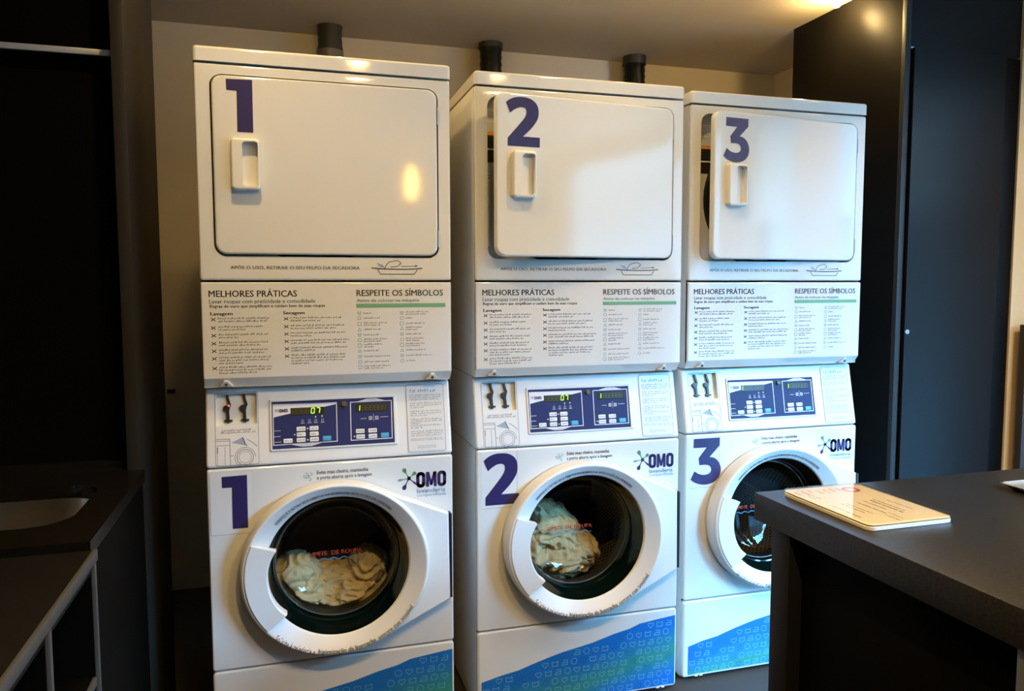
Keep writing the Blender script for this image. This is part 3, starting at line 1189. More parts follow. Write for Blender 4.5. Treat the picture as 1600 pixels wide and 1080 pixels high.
    def osplat():
        p = Print(-.0026)
        star(p, .1865, .1490, .0046)
        p.words(.2490, .2860, .0470, .0040, random.Random(4))
        p.words(.4390, .4640, .1670, .0040, random.Random(4))
        return p.obj('overlay_splash', INKG, None)
    part('w_ospl', osplat, 'overlay_splash', INKG, fa)
    part('w_lcd1', lambda: finish(box(.2245, .3165, -.0028, 0, .1335, .1545, .0006, 1), 'display_window', LCD), 'display_window', LCD, fa)
    part('w_lcd2', lambda: finish(box(.4040, .4980, -.0028, 0, .1345, .1570, .0006, 1), 'display_window', LCD), 'display_window', LCD, fa)

    SEG = {'0': 'abcdef', '1': 'bc', '7': 'abc', '8': 'abcdefg'}

    def seg(p, ch, x, z, w_=.0085, h=.0145, wd=.0019):
        sk = lambda zz: (zz - z) * .12
        P = lambda fx, fz: (x + fx * w_ + sk(z + fz * h), z + fz * h)
        S_ = {'a': (P(.1, 1), P(.9, 1)), 'b': (P(1, .95), P(1, .55)), 'c': (P(1, .45), P(1, .05)), 'd': (P(.1, 0), P(.9, 0)), 'e': (P(0, .45), P(0, .05)), 'f': (P(0, .95), P(0, .55)), 'g': (P(.1, .5), P(.9, .5))}
        for s in SEG[ch]:
            p.line(list(S_[s]), wd)
    off_ = Print(-.0031)
    def lit(ch, x, z):
        q_ = Print(-.0033)
        seg(q_, ch, x, z)
        q_.obj('display_digit', LEDG, fa)
    for k in range(4):
        seg(off_, '8', .228 + k * .0125, .1372)
    if n < 3:
        lit('0', .2800, .1375)
        lit('7', .2945, .1375)
        for k in range(6):
            seg(off_, '8', .4225 + k * .0118, .1385)
        lit('1', .4070, .1385)
    else:
        for k in range(3):
            seg(off_, '8', .280 + k * .0125, .1372)
        lit('1', .2210, .1375)
        lit('1', .4050, .1385)
        for k in range(6):
            seg(off_, '8', .4225 + k * .0118, .1385)
    off_.obj('unlit_digits', LEDOFF, fa)
    part('w_knob', lambda: finish(lathe([(0, -.010), (.0060, -.010), (.0075, -.009), (.0080, -.002), (.0100, -.0018)], .3720, .1585, 20), 'lock_button', LEDOFF), 'lock_button', LEDOFF, fa)
    bt = [(.2390, .0885), (.2745, .0885), (.2390, .0730), (.2745, .0730), (.2385, .0575), (.2745, .0575), (.2030, .0570), (.4030, .0735), (.4385, .0735), (.4035, .0575), (.4385, .0575)]

    def button():
        bm = slab(0, .0245, 0, .0122, .002, -.0040, 0, .0010, n=2)
        return finish(bm, 'push_button', BTN)
    for i, (bx, bz) in enumerate(bt):
        b_ = part('w_btn', button, 'push_button', BTN, fa)
        b_.location = (bx, 0, bz)

    def blab():
        p = Print(-.0044)
        r = random.Random(9)
        for bx, bz in bt:
            p.words(bx + .004, bx + .021, bz + .0042, .0058, r)
        return p.obj('button_lettering', INK, None)
    part('w_blab', blab, 'button_lettering', INK, fa)
    for bx, bz in ((.3100, .0575), (.4740, .0575)):
        b_ = part('w_btnb', lambda: finish(slab(0, .0230, 0, .0135, .0015, -.0040, 0, .0010, n=2), 'start_button', BTNB), 'start_button', BTNB, fa)
        b_.location = (bx, 0, bz)
    # notice at the right of the fascia
    part('w_notice', lambda: finish(slab(.5525, .6635, .0095, .2075, .007, -.0012, .001, .0008, n=4), 'notice_plate', STICK), 'notice_plate', STICK, fa)
    part('w_nedge', lambda: Print(-.0016).line(rr(.5525, .6635, .0095, .2075, .007, 4), .0013, True).obj('notice_edge', INKG, None), 'notice_edge', INKG, fa)

    def notice():
        p = Print(-.0016)
        r = random.Random(21)
        z = .1735
        for grp in ((.655, .655, .646), (.655, .655, .602), (.655, .655, .612), (.655, .655, .592, .655, .596), (.655, .655, .655)):
            for e in grp:
                p.words(.5620, e, z, .0056, r)
                z -= .0062
            z -= .0048
        p.words(.5600, .6550, .0465, .0040, r)
        p.words(.5600, .6550, .0420, .0040, r)
        return p.obj('notice_text', INKG, None)
    part('w_ntext', notice, 'notice_text', INKG, fa)

    def nhead():
        p = Print(-.0016)
        p.words(.5640, .6520, .1845, .0120, random.Random(31))
        return p.obj('notice_heading', INKB, None)
    part('w_nhead', nhead, 'notice_heading', INKB, fa)

    def nfoot():
        p = Print(-.0016)
        for k in range(6):
            x = .583 + k * .0095
            if k % 2:
                p.line([(x - .003, .0205), (x + .003, .0205), (x + .003, .0275), (x - .003, .0275)], .0008, True)
            else:
                p.line(circ(x, .024, .0036, 10), .0008, True)
        return p.obj('notice_footer', INKG, None)
    part('w_nfoot', nfoot, 'notice_footer', INKG, fa)

    # ---- porthole door
    def ring():
        bm = bmesh.new()
        N = 96
        prev = None
        for t_, y in PROF + [(1.0, -.004)]:
            l = []
            for i in range(N):
                x, z = ringpt(2 * math.pi * i / N, t_)
                l.append(bm.verts.new((x, y, z)))
            if prev:
                strip(bm, prev, l)
            prev = l
        return finish(bm, 'door_ring', PLAST, ang=50)
    dr = part('w_ring', ring, 'door_ring', PLAST, t)

    def wing():
        bm = bmesh.new()
        T1, B1 = (.6640, .6860), (.6675, .4270)
        cx, cz = CX - .004, CZ - .003

        def hull(th):
            """outline: ring ellipse plus a wedge reaching the hinge"""
            c, s = math.cos(th), math.sin(th)
            ex, ez = ringpt(th, 1.0)
            best = math.hypot(ex - cx, ez - cz)
            # tangent points chosen on the ring, wedge made of three straight edges
            ta = ringpt(R(66), 1.0)
            tb = ringpt(R(-64), 1.0)
            P = [ta, T1, B1, tb]
            for a, b in zip(P, P[1:]):
                dx, dz = b[0] - a[0], b[1] - a[1]
                det = c * (-dz) - s * (-dx)
                if abs(det) < 1e-9:
                    continue
                px, pz = a[0] - cx, a[1] - cz
                r_ = (px * (-dz) - pz * (-dx)) / det
                u = (c * pz - s * px) / det
                if r_ > 0 and -1e-6 <= u <= 1 + 1e-6:
                    best = max(best, r_)
            return cx + best * c, cz + best * s
        ths = [R(66 - 130 * i / 60) for i in range(61)]
        for q in (T1, B1):
            ths.append(math.atan2(q[1] - cz, q[0] - cx))
        ths.sort(reverse=True)
        fy = lambda x: -.0520 + max(0, x - .44) / .23 * .020
        prev = None
        for th in ths:
            ix, iz = ringpt(th, .80)
            ox, oz = hull(th)
            d = Vector((ox - ix, oz - iz))
            L = d.length
            ch = min(.006, L * .3)
            mx, mz = ox - d.x / L * ch, oz - d.y / L * ch
            row = [bm.verts.new((ix, fy(ix) + .002, iz)), bm.verts.new((mx, fy(mx), mz)), bm.verts.new((ox, fy(ox) + .006, oz)), bm.verts.new((ox, -.003, oz))]
            if prev:
                for k in range(3):
                    bm.faces.new((prev[k], prev[k + 1], row[k + 1], row[k]))
            prev = row
        return finish(bm, 'door_wing', PLAST, ang=28)
    part('w_wing', wing, 'door_wing', PLAST, dr)
    part('w_hinge', lambda: finish(box(.6675, .6735, -.0300, .0005, .4300, .6830, .001), 'hinge', BLACKP), 'hinge', BLACKP, dr)

    def grip():
        bm = bmesh.new()
        prev = None
        N = 16
        for i in range(N + 1):
            th = R(158 + (218 - 158) * i / N)
            f = abs(i / N - .5) * 2
            rows = []
            inner = .192 - .0105 * f ** 3
            c, s = math.cos(th), math.sin(th)
            ix, iz = CX + inner * c, CZ + inner * s
            x1_, z1_ = CX + (inner + .004) * c, CZ + (inner + .004) * s
            x2_, z2_ = ringpt(th, .78)
            x3_, z3_ = ringpt(th, .90)
            rows = [bm.verts.new((ix, -.030, iz)), bm.verts.new((ix, -.0565, iz)), bm.verts.new((x1_, -.0610, z1_)), bm.verts.new((x2_, -.0610, z2_)), bm.verts.new((x3_, -.0540, z3_))]
            if prev:
                for k in range(4):
                    bm.faces.new((prev[k], prev[k + 1], rows[k + 1], rows[k]))
            else:
                bm.faces.new(rows)
            prev = rows
        bm.faces.new(prev)
        return finish(bm, 'door_grip', PLAST, ang=40)
    part('w_grip', grip, 'door_grip', PLAST, dr)
    part('w_gasket', lambda: finish(lathe([(.2005, -.027), (.1990, -.022), (.1930, .000), (.1860, .024), (.1830, .030), (.1790, .032), (.1745, .046)], CX, CZ), 'window_rim', GLASSED), 'window_rim', GLASSED, dr)
    part('w_seal', lambda: finish(lathe([(.214, .010), (.214, .040), (.180, .050), (.178, .100), (.190, .115), (.210, .14), (.236, .14)], CX, CZ), 'door_seal', RUBBER), 'door_seal', RUBBER, t)
    gl = part('w_glass', lambda: finish(lathe([(.1745, .0455), (.1730, .060), (.166, .082), (.146, .102), (.106, .115), (.055, .121), (0, .123)], CX, CZ, ), 'porthole_glass', GLASS, ang=180), 'porthole_glass', GLASS, dr)

    def lip():
        bm = bmesh.new()
        ring_ = [(CX + .1735 * math.cos(2 * math.pi * k / 64), .048, CZ + .1735 * math.sin(2 * math.pi * k / 64)) for k in range(65)]
        tube(bm, ring_, .0022, 6, caps=False)
        return finish(bm, 'glass_lip_glint', mat('glass_lip_glint', (.10, .10, .085), .12, spec=.8), ang=80)  # pale rim ring; the highlight on the glass edge is put into its colour
    part('w_lip', lip, 'glass_lip_glint', None, gl)

    def limit():
        p = Print(.0145)
        p.text('LIMITE  DE ROUPA', .2690, .4240, .5440, .5570, .012)
        return p.obj('limit_lettering', REDINK, None)

    def bowl_y(x, z):
        r_ = math.hypot(x - CX, z - CZ)
        pr = [(0, .123), (.055, .121), (.106, .115), (.146, .102), (.166, .082), (.173, .06), (.1745, .0455)]
        for (a, ya), (b, yb) in zip(pr, pr[1:]):
            if r_ <= b:
                return ya + (yb - ya) * (r_ - a) / (b - a)
        return .02

    def on_bowl(o_):
        for v in o_.data.vertices:
            v.co.y = bowl_y(v.co.x, v.co.z) - .003
        return o_
    part('w_limit', lambda: on_bowl(limit()), 'limit_lettering', REDINK, gl)

    def wline():
        p = Print()
        pts = [(.272 + .150 * i / 48, .5320 + .0028 * math.sin(i / 48 * 2 * math.pi * 5)) for i in range(49)]
        p.line(pts, .0022)
        return on_bowl(p.obj('limit_wave', INKB, None))
    part('w_wline', wline, 'limit_wave', INKB, gl)

    def arc(p, s, a0, a1, t0, t1, bold):
        """text wrapped round the ring between angles a0 -> a1 (degrees), t0 baseline, t1 cap line"""
        vs, fs = text_geo(s)
        d = bold * 3.5
        for dx in ((-d, d) if d else (0,)):
            b = len(p.v)
            for x, y in vs:
                th = R(a0 + (a1 - a0) * x + dx)
                tt = t0 + (t1 - t0) * y
                X, Z = ringpt(th, tt)
                p.v.append((X, Z, profy(tt) - .0010))
            p.f += [tuple(b + i for i in f) for f in fs]

    def ringtext():
        p = Print()
        arc(p, 'VERIFIQUE E RETIRE SEUS OBJETOS DA BORRACHA APÓS O USO DA LAVADORA', 140, 46, .18, .46, .01)
        arc(p, 'Solicite à zeladoria a', 225, 253.5, .90, .64, .01)
        arc(p, 'higienização da borracha', 255.5, 295, .91, .62, .10)
        arc(p, 'sempre que possível', 297, 328, .91, .62, .01)
        return p.obj('ring_lettering', INK, None)
    part('w_rtext', ringtext, 'ring_lettering', INK, dr)

    # ---- drum
    def drum():
        bm = bmesh.new()
        N = 72
        pr = [(.236, .138), (.245, .17), (.245, .52)]
        prev = None
        uvl = bm.loops.layers.uv.new('UVMap')
        rings = [loop_verts(bm, circ(CX, CZ, r_, N), y) for r_, y in pr]
        for k in range(len(rings) - 1):
            for i in range(N):
                j = (i + 1) % N
                f = bm.faces.new((rings[k][i], rings[k][j], rings[k + 1][j], rings[k + 1][i]))
                for l, (ii, kk_) in zip(f.loops, ((i, k), (i + 1, k), (i + 1, k + 1), (i, k + 1))):
                    a_, b_ = ii / N * 96, pr[kk_][1] / .016
                    l[uvl].uv = ((a_ + b_) * .7071, (a_ - b_) * .7071)
        return finish(bm, 'drum', DRUM, ang=50)
    dd = part('w_drum', drum, 'drum', DRUM, t)
    part('w_dback', lambda: finish(lathe([(.245, .52), (.12, .515), (.06, .50), (0, .498)], CX, CZ, 48), 'drum_back', mat('dark_steel', (.030, .028, .024), .45, .6), ang=60), 'drum_back', None, dd)
    for k in range(3):
        def rib():
            bm = bmesh.new()
            a0 = R(90)
            sec = [(-.030, .246), (-.018, .220), (-.006, .205), (.006, .205), (.018, .220), (.030, .246)]
            f = [bm.verts.new((u, .175, v)) for u, v in sec]
            g = [bm.verts.new((u, .515, v)) for u, v in sec]
            bm.faces.new(f)
            bm.faces.new(g)
            strip(bm, f, g)
            return finish(bm, 'drum_lifter', MATS['dark_steel'], ang=50)
        r_ = part('w_rib', rib, 'drum_lifter', MATS['dark_steel'], dd)
        r_.location = (CX, 0, CZ)
        r_.rotation_euler = (0, R([20, 140, 260][k] + n * 25), 0)
    return t


for n in (1, 2, 3):
    build_washer(n)
    build_dryer(n)

# ------------------------------------------------------------------ laundry in the drums


def bowl(x, z):
    r_ = math.hypot(x, z)
    pr = [(0, .123), (.055, .121), (.106, .115), (.146, .102), (.166, .082), (.173, .06), (.1745, .0455)]
    for (a, ya), (b, yb) in zip(pr, pr[1:]):
        if r_ <= b:
            return ya + (yb - ya) * (r_ - a) / (b - a)
    return .15


def linen(n, lumps, label, seed):
    sx, sy, rz = SPOT[n - 1]
    bm = bmesh.new()
    for k, (cx, cy, cz, rx, ry, rzz) in enumerate(lumps):
        t = bmesh.new()
        bmesh.ops.create_icosphere(t, subdivisions=6 if k < 2 else 5, radius=1)
        off = Vector((seed * 3.1 + k * 7.7, k * 2.3, seed))
        for v in t.verts:
            d = v.co.normalized()
            p = Vector((d.x * rx, d.y * ry, d.z * rzz))
            q = p * 13 + off
            wv = Vector((noise.noise(q), noise.noise(q + Vector((9, 3, 1))), noise.noise(q + Vector((2, 8, 5)))))
            q2 = p * 24 + off * 1.7 + wv * 1.6
            ridge = 1 - abs(noise.noise(q2)) * 2.2
            fine = 1 - abs(noise.noise(p * 58 + off + wv * 2.2)) * 2
            s = 1 + .16 * wv.x + .17 * ridge + .055 * fine - .12
            c = Vector((cx, cy, cz)) + p * s
            rr_ = math.hypot(c.x, c.z)
            if rr_ > .238:
                c.x *= .238 / rr_
                c.z *= .238 / rr_
            lim = bowl(c.x, c.z) + .004
            if c.y < lim:
                c.y = lim + (c.y - lim) * .08
                c.y = max(c.y, lim - .002)
            c.y = min(c.y, .50)
            v.co = c
        me = bpy.data.meshes.new('t')
        t.to_mesh(me)
        t.free()
        bm.from_mesh(me)
        bpy.data.meshes.remove(me)
    o = finish(bm, 'laundry_load', LINEN, off=(CX, 0, 0), ang=180)
    o.location = (sx, sy, CZ)
    o.rotation_euler = (0, 0, rz)
    tag(o, label, 'laundry', 'loads of off-white linen')


linen(1, [(-.080, .22, -.165, .110, .105, .075), (.060, .22, -.165, .115, .105, .080), (-.01, .23, -.190, .15, .11, .06), (.0, .27, -.115, .09, .09, .05), (-.11, .21, -.095, .070, .08, .065), (.105, .22, -.090, .065, .09, .06)],
      'crumpled off-white linen filling the lower half of drum 1', 1)
linen(2, [(-.050, .22, -.030, .110, .105, .085), (.010, .22, -.125, .115, .105, .085), (-.12, .21, -.095, .09, .09, .09), (.070, .22, -.125, .07, .085, .07)],
      'crumpled off-white linen heaped up the left side of drum 2', 5)

# ------------------------------------------------------------------ exhaust ducts behind the dryers
for i, (x, y, lab, mm, tape) in enumerate((
        (.432, 1.290, 'dark grey exhaust duct rising to the ceiling above dryer 1', DUCTM, (2.30, 2.365)),
        (1.160, 1.325, 'black taped duct reaching the ceiling above the middle dryer numbered 2', TAPE, (2.445, 2.47)),
        (1.890, 1.325, 'black taped duct reaching the ceiling above the right-hand dryer numbered 3', TAPE, (2.43, 2.47)))):
    t = thing('exhaust_duct', lab, 'duct', (x, y, 0), 0, 'exhaust ducts behind the dryers')
    rn = random.Random(i + 4)
    bm = bmesh.new()
    prev = None
    zs = [1.50 + .97 * k / 60 for k in range(61)]
    for z in zs:
        l = []
        for k in range(28):
            a = 2 * math.pi * k / 28
            r_ = .051 + .0022 * math.sin(z * 210) + .0040 * noise.noise(Vector((math.cos(a) * 2 + i * 5, math.sin(a) * 2, z * 26)))
            if z > 2.455:
                r_ += .004
            l.append(bm.verts.new((r_ * math.cos(a), r_ * math.sin(a), z)))
        if prev:
            strip(bm, prev, l)
        prev = l
    finish(bm, 'flexible_pipe', mm, t, ang=60)
    bm = bmesh.new()
    a = [(.0565 + .0015 * noise.noise(Vector((k, i, 1)))) for k in range(28)]
    prev = None
    for z in [tape[0] + (tape[1] - tape[0]) * q / 4 for q in range(5)]:
        l = [bm.verts.new((a[k] * math.cos(2 * math.pi * k / 28), a[k] * math.sin(2 * math.pi * k / 28), z)) for k in range(28)]
        if prev:
            strip(bm, prev, l)
        prev = l
    finish(bm, 'tape_collar', mat('silver_tape', (.16, .15, .13), .35, bump=.5, bscale=70) if i == 0 else DUCTM, t, ang=60)
    # elbow into the back of the dryer
    bm = bmesh.new()
    pts = [(0, -.52 + .0, 1.36), (0, -.30, 1.36), (0, -.12, 1.375), (0, -.04, 1.42), (0, 0, 1.51)]
    tube(bm, pts, .050, 20)
    finish(bm, 'elbow', mm, t, ang=60)

# ------------------------------------------------------------------ tall cabinet at the right
XP = 2.38
t = thing('tall_cabinet', 'tall charcoal cabinet to the ceiling at the right of dryer 3', 'cabinet', (XP, 0.1, 0))
o = (-XP, -.1, 0)
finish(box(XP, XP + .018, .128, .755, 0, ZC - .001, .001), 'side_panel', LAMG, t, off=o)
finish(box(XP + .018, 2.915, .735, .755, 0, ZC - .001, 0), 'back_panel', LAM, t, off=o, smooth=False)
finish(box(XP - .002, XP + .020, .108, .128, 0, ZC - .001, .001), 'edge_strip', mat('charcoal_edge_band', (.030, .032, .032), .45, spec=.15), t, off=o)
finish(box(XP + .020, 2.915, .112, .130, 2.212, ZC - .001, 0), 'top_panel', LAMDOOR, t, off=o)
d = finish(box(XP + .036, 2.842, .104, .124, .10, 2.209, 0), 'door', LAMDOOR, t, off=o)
d['label'] = 'smooth charcoal cabinet door'
finish(box(XP + .020, XP + .036, .122, .132, 0, 2.212, 0), 'door_reveal', CAVITY, t, off=o, smooth=False)
finish(box(2.846, 2.915, .108, .128, 0, 2.205, .001), 'filler_panel', LAMG, t, off=o)
finish(box(XP + .036, 2.842, .125, .135, 0, .10, 0), 'toe_kick', LAM, t, off=o, smooth=False)
kb = bmesh.new()
lathe([(.0, -.004), (.0080, -.004), (.0095, 0.0)], 0, 0, 20, kb)
kl = finish(kb, 'cam_lock', CHROME, d)
kl.location = (XP + .046 - XP, .104 - .1, 1.180)
ks = finish(box(-.0012, .0012, -.0046, -.0038, -.004, .004, 0), 'key_slot', INK, d, smooth=False)
ks.location = kl.location

# dark upright beyond the cream pier
t = thing('dark_panel', 'narrow dark brown upright panel right of the cream pier', 'panel', (2.935, .045, 0))
finish(box(0, .355, 0, .030, 0, 1.20, .002), 'panel_board', mat('dark_brown_laminate', (.05, .04, .03), .5, var=.1), t)

# ------------------------------------------------------------------ left: tall unit, sink counter, low shelving
t = thing('tall_unit', 'tall black unit standing behind the sink, at the left of the machines', 'cabinet', (-.16, 0, 0))
o = (.16, 0, 0)
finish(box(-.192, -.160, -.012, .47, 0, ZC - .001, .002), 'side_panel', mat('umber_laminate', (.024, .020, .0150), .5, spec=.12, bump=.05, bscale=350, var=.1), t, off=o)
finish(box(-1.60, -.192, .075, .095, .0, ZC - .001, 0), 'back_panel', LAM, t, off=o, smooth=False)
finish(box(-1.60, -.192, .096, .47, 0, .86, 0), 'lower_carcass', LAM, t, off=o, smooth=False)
finish(box(-1.60, -.192, .045, .075, 1.940, 1.958, .001), 'shelf', LAM, t, off=o)
finish(box(-1.60, -.192, .038, .046, 1.945, 1.9605, .001), 'shelf_edge', ALU, t, off=o)

# stone worktop with sink cut-out
SX0, SX1, SY0, SY1 = -.78, -.222, -.490, -.135
t = thing('sink_worktop', 'black stone worktop with a sink cut-out and low upstand', 'worktop', (-.15, -.28, .84))
o = (.15, .28, -.84)
bm = bmesh.new()
ou = [(-1.6, -.615), (-.150, -.615), (-.150, -.013), (-.193, -.013), (-.193, .045), (-1.6, .045)]
hole = rr(SX0, SX1, SY0, SY1, .085, 8)
for z in (.84, .87):
    a = [bm.verts.new((x, y, z)) for x, y in ou]
    b = [bm.verts.new((x, y, z)) for x, y in hole]
    fill(bm, [a, b])
    if z == .84:
        a0, b0 = a, b
strip(bm, a0, a)
strip(bm, b0, b)
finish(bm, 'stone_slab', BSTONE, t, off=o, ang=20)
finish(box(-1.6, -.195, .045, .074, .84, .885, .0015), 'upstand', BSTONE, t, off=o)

t = thing('kitchen_sink', 'brushed steel undermount sink in the black stone worktop', 'sink', (-.5, -.31, .84))
o = (.5, .31, -.84)
bm = bmesh.new()
prev = None
for ins, z, rad in ((-.006, .8395, .088), (.002, .838, .084), (.006, .80, .082), (.012, .70, .08), (.022, .672, .075), (.045, .660, .06)):
    l = [bm.verts.new((x, y, z)) for x, y in rr(SX0 + ins, SX1 - ins, SY0 + ins, SY1 - ins, rad, 8)]
    if prev:
        strip(bm, prev, l)
    prev = l
bm.faces.new(prev)
finish(bm, 'basin', STEEL, t, off=o, ang=50)
bm = bmesh.new()
for r_, z in ((.045, .6615), (.040, .6630), (.030, .6605)):
    pass
l0 = [bm.verts.new((-.5 + .045 * math.cos(2 * math.pi * k / 24), -.31 + .045 * math.sin(2 * math.pi * k / 24), .6612)) for k in range(24)]
l1 = [bm.verts.new((-.5 + .036 * math.cos(2 * math.pi * k / 24), -.31 + .036 * math.sin(2 * math.pi * k / 24), .6640)) for k in range(24)]
strip(bm, l0, l1)
bm.faces.new(l1)
finish(bm, 'drain', CHROME, t, off=o)

t = thing('sink_cabinet', 'black base cabinet carrying the sink worktop', 'cabinet', (-.155, -.28, 0))
o = (.155, .28, 0)
finish(box(-.175, -.156, -.600, -.013, 0, .84, .001), 'end_panel', LAM, t, off=o)
finish(box(-1.6, -.175, -.600, -.585, 0, .84, 0), 'front_board', LAM, t, off=o, smooth=False)

t = thing('open_shelving', 'low black cubby shelving with grey front edges beside the sink', 'shelving', (-.14, -1.1, 0))
o = (.14, 1.1, 0)
finish(box(-.70, -.146, -1.90, -.6155, .815, .853, .001), 'top_board', mat('dark_wood_top', (.0045, .0035, .0025), .6, spec=.1, var=.2, vscale=20, bump=.05), t, off=o)
finish(box(-.146, -.138, -1.90, -.6155, .834, .855, .0008), 'top_edge', EDGEG, t, off=o)
for y in (-.632, -.926, -1.222, -1.518, -1.814):
    dv = finish(box(-.68, -.146, y - .008, y + .008, .04, .815, 0), 'divider', LAM, t, off=o, smooth=False)
    finish(box(-.146, -.139, y - .006, y + .006, .04, .834, .0008), 'divider_edge', EDGEG, dv, off=o)
for y0, y1 in ((-.918, -.640), (-1.214, -.934), (-1.510, -1.230), (-1.806, -1.526)):
    sh = finish(box(-.68, -.150, y0, y1, .600, .616, 0), 'shelf_board', LAM, t, off=o, smooth=False)
    finish(box(-.150, -.143, y0, y1, .600, .616, .0008), 'shelf_edge', EDGEG, sh, off=o)
finish(box(-.70, -.68, -1.90, -.6155, 0, .815, 0), 'back_board', LAM, t, off=o, smooth=False)
finish(box(-.68, -.16, -1.90, -.6155, 0, .04, 0), 'bottom_board', LAM, t, off=o, smooth=False)

# small black fitting on the back wall
t = thing('wall_latch', 'small black latch on the back wall beside washer 1', 'latch', (-.266, 1.42, .896))
finish(box(-.016, .016, -.014, -.004, -.008, .008, .002), 'latch_bar', BLACKP, t)
finish(box(-.009, .009, -.006, 0, -.005, .005, 0), 'latch_base', BLACKP, t, smooth=False)

# ------------------------------------------------------------------ island
IX, IY = 1.192, -.772
t = thing('island', 'black stone-topped island counter in the right foreground', 'island', (IX, -1.6, 0))
o = (-IX, 1.6, 0)
finish(box(IX, 2.05, -2.75, IY, .840, .900, .0015), 'stone_top', GRANITE, t, off=o)
finish(box(IX + .004, 2.04, -.892, -.832, 0, .840, .0015), 'end_leg', mat('dark_leg_laminate', (.011, .010, .0085), .45, spec=.2, var=.1), t, off=o)
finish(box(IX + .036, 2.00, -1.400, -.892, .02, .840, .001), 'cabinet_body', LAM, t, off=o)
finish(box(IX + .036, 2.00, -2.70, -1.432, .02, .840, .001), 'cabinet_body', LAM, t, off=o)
finish(box(IX + .006, IX + .040, -1.430, -1.402, 0, .840, .001), 'metal_post', mat('post_metal', (.16, .165, .175), .4, .5), t, off=o)
finish(box(IX + .08, 1.98, -2.70, -.90, 0, .02, 0), 'plinth', BLACKP, t, off=o, smooth=False)

# acrylic notice lying on the island
t = thing('acrylic_sign', 'clear acrylic notice block with a cream printed sheet on the island', 'sign', (1.2345, -.8085, .900))
SWX, SWY = .196, .262
bm = bmesh.new()
prev = None
def rrl(ins, z, bm, r=.016):
    return [bm.verts.new((x, y, z)) for x, y in rr(ins, SWX - ins, -SWY + ins, -ins, max(r - ins, .002), 6)]
def sheet(name, material, levels, smooth=True):
    bm = bmesh.new()
    ls = [rrl(i_, z_, bm) for i_, z_ in levels]
    for a, b in zip(ls, ls[1:]):
        strip(bm, a, b)
    bm.faces.new(ls[0])
    bm.faces.new(ls[-1])
    return finish(bm, name, material, t, smooth=smooth)
sheet('base_plate', mat('frosted_acrylic', (.80, .74, .64), .12, spec=.6), [(.001, 0), (0, .0008), (0, .0068), (.001, .0074)])
sheet('clear_spacer', ACRY, [(.0005, .0076), (.0005, .0094)])
sheet('paper_sheet', PAPER, [(.0012, .0096), (.0012, .0102)], False)
sheet('cover_sheet', ACRY, [(.0008, .0104), (0, .0110), (0, .0134), (.0008, .0140)])
# print: page x runs along -Y, page y along +X
def page(p, name, material):
    me = bpy.data.meshes.new(name)
    me.from_pydata([(v[1], -v[0], .01028) for v in p.v], [], p.f)
    me.update()
    return link(name, me, material, t)
rn = random.Random(8)
p = Print()
for k, (a, b, x) in enumerate(((.026, .050, .012), (.024, .052, .030), (.022, .046, .048), (.023, .050, .066), (.022, .048, .084), (.020, .045, .102), (.022, .040, .118))):
    p.words(a, b, x, .010, rn, True)
for k in range(26):
    a = 2 * math.pi * k / 26; b_ = 2 * math.pi * (k + 1) / 26
    q = lambda an, r_: (.0395 + r_ * .92 * math.cos(an), .1465 + r_ * math.sin(an))
    p.poly([q(a, .0120), q(b_, .0120), q(b_, .0205), q(a, .0205)])
page(p, 'red_print', mat('dull_red_print', (.50, .06, .04), .6))
p = Print()
for a, b, x, h in ((.040, .088, .034, .006), (.107, .112, .014, .03), (.128, .214, .022, .006), (.124, .190, .050, .006), (.126, .20, .062, .005), (.126, .204, .088, .007), (.119, .184, .108, .006), (.119, .209, .124, .008), (.115, .200, .136, .006), (.128, .195, .160, .005), (.210, .250, .080, .005), (.20, .24, .096, .004), (.055, .085, .024, .006)):
    p.words(a, b, x, h, rn, True)
page(p, 'black_print', mat('brown_print', (.10, .055, .03), .6))

# steel tray at the right edge
t = thing('steel_tray', 'thin grey metal tray at the right end of the island top', 'tray', (1.735, -.93, .900))
bm = bmesh.new()
prev = None
tr = lambda ins: [(x, y) for x, y in rr(ins, .30 - ins, -.22 + ins, .03 - ins, .012, 4)]
for ins, z in ((.016, .0), (.014, .001), (0, .011), (-.002, .0122), (.001, .0135), (.012, .0045)):
    l = [bm.verts.new((x, y, z)) for x, y in tr(ins)]
    if prev:
        strip(bm, prev, l)
    else:
        bm.faces.new(l)
    prev = l
bm.faces.new(prev)
finish(bm, 'tray_shell', mat('grey_tray_metal', (.22, .20, .18), .4, .7), t, ang=40)

# ------------------------------------------------------------------ lamps


def downlight(x, y, power, label, spread=150):
    t = thing('downlight', label, 'ceiling light', (x, y, ZC), 0, 'warm recessed ceiling lights')
    bm = bmesh.new()
    prev = None
    for r_, z in ((.036, -.002), (.040, -.006), (.050, -.006), (.053, -.0005)):
        l = [bm.verts.new((r_ * math.cos(2 * math.pi * k / 32), r_ * math.sin(2 * math.pi * k / 32), z)) for k in range(32)]
        if prev:
            strip(bm, prev, l)
        prev = l
    finish(bm, 'trim_ring', PLAST, t)
    bm = bmesh.new()
    bm.faces.new([bm.verts.new((.036 * math.cos(2 * math.pi * k / 24), .036 * math.sin(2 * math.pi * k / 24), -.002)) for k in range(24)])
    finish(bm, 'lens', BULB, t, smooth=False)
    l = area('downlight_lamp', (0, 0, -.010), (0, 0, 0), .07, .07, power, WARM, 'DISK', spread)
    l.parent = t


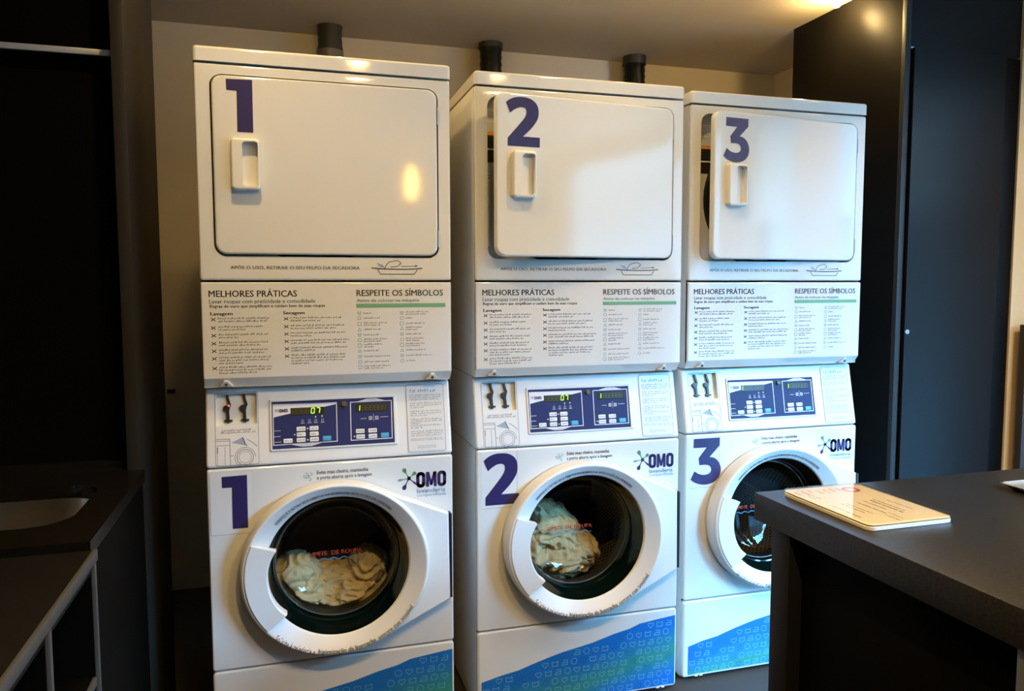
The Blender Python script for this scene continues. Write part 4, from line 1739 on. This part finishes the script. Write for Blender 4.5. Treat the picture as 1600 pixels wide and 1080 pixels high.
downlight(.14, -.47, 6.5, 'warm round downlight in the ceiling in front of dryer 1')
downlight(1.22, -.47, 5.5, 'warm round downlight in the ceiling between the island and the middle dryer')
downlight(.60, -1.75, 21, 'added warm fill lamp in the ceiling above the photographer')  # added lamp, evens out the warm light down the machine fronts
downlight(1.30, -1.75, 21, 'added warm fill lamp in the ceiling above the near end of the island')  # added as well, second fill for the machine fronts
downlight(2.85, -1.05, 17, 'added warm fill lamp in the ceiling by the windows, above the far end of the island')  # added lamp to warm the cream pier and cabinet door



def ceiling_bulb(x, y, power, label):
    t = thing('ceiling_bulb', label, 'ceiling light', (x, y, ZC), 0, 'bare bulbs above the dryers')
    bm = bmesh.new()
    prev = None
    for r_, z in ((.032, -.0005), (.032, -.010), (.016, -.014), (.014, -.020)):
        l = [bm.verts.new((r_ * math.cos(2 * math.pi * k / 24), r_ * math.sin(2 * math.pi * k / 24), z)) for k in range(24)]
        if prev:
            strip(bm, prev, l)
        prev = l
    finish(bm, 'lamp_holder', PLAST, t)
    bm = bmesh.new()
    bmesh.ops.create_uvsphere(bm, u_segments=20, v_segments=12, radius=.016)
    finish(bm, 'bulb', BULB, t, off=(0, 0, -.034))
    pl = bpy.data.lights.new('bulb_light', 'POINT')
    pl.energy = power
    pl.color = WARM
    pl.shadow_soft_size = .020
    po = bpy.data.objects.new('bulb_light', pl)
    COL.objects.link(po)
    po.parent = t
    po.location = (0, 0, -.036)


ceiling_bulb(2.285, .365, 30, 'warm bare bulb at the ceiling beside the charcoal cabinet')
ceiling_bulb(1.45, .20, 9, 'warm bare bulb at the ceiling above the middle dryer numbered 2')
ceiling_bulb(.40, .12, 23, 'added warm fill bulb at the ceiling above the left dryer numbered 1')  # added bulb, brightens the upper left of the back wall

t = thing('pendant_lamp', 'small warm pendant lamp hanging behind the photographer', 'pendant lamp', (1.23, -4.0, ZC))
bm = bmesh.new()
tube(bm, [(0, 0, 0), (0, 0, -.18)], .004, 8)
finish(bm, 'cord', BLACKP, t)
bm = bmesh.new()
prof = [(.012, -.17), (.034, -.19), (.044, -.25), (.044, -.36), (.032, -.42)]
prev = None
for r_, z in prof:
    l = [bm.verts.new((r_ * math.cos(2 * math.pi * k / 24), r_ * math.sin(2 * math.pi * k / 24), z)) for k in range(24)]
    if prev:
        strip(bm, prev, l)
    prev = l
bm.faces.new(prev)
finish(bm, 'lamp_shade', LAMPG, t)

# flat print too fine to pick apart letter by letter
for o in list(bpy.data.objects):
    if o.name.split('.')[0] in ('rules_text', 'care_symbols', 'icon_print', 'button_lettering', 'notice_text', 'notice_heading', 'notice_footer', 'unlit_digits',
                                'overlay_frames', 'overlay_splash', 'dosing_drawing', 'red_print', 'black_print', 'rating_lettering', 'lint_drawing',
                                'subtitle_lettering', 'odour_lettering', 'ring_lettering', 'wind_symbol', 'laundry_lettering', 'splash_logo', 'basin_drawing'):
        o['kind'] = 'stuff'
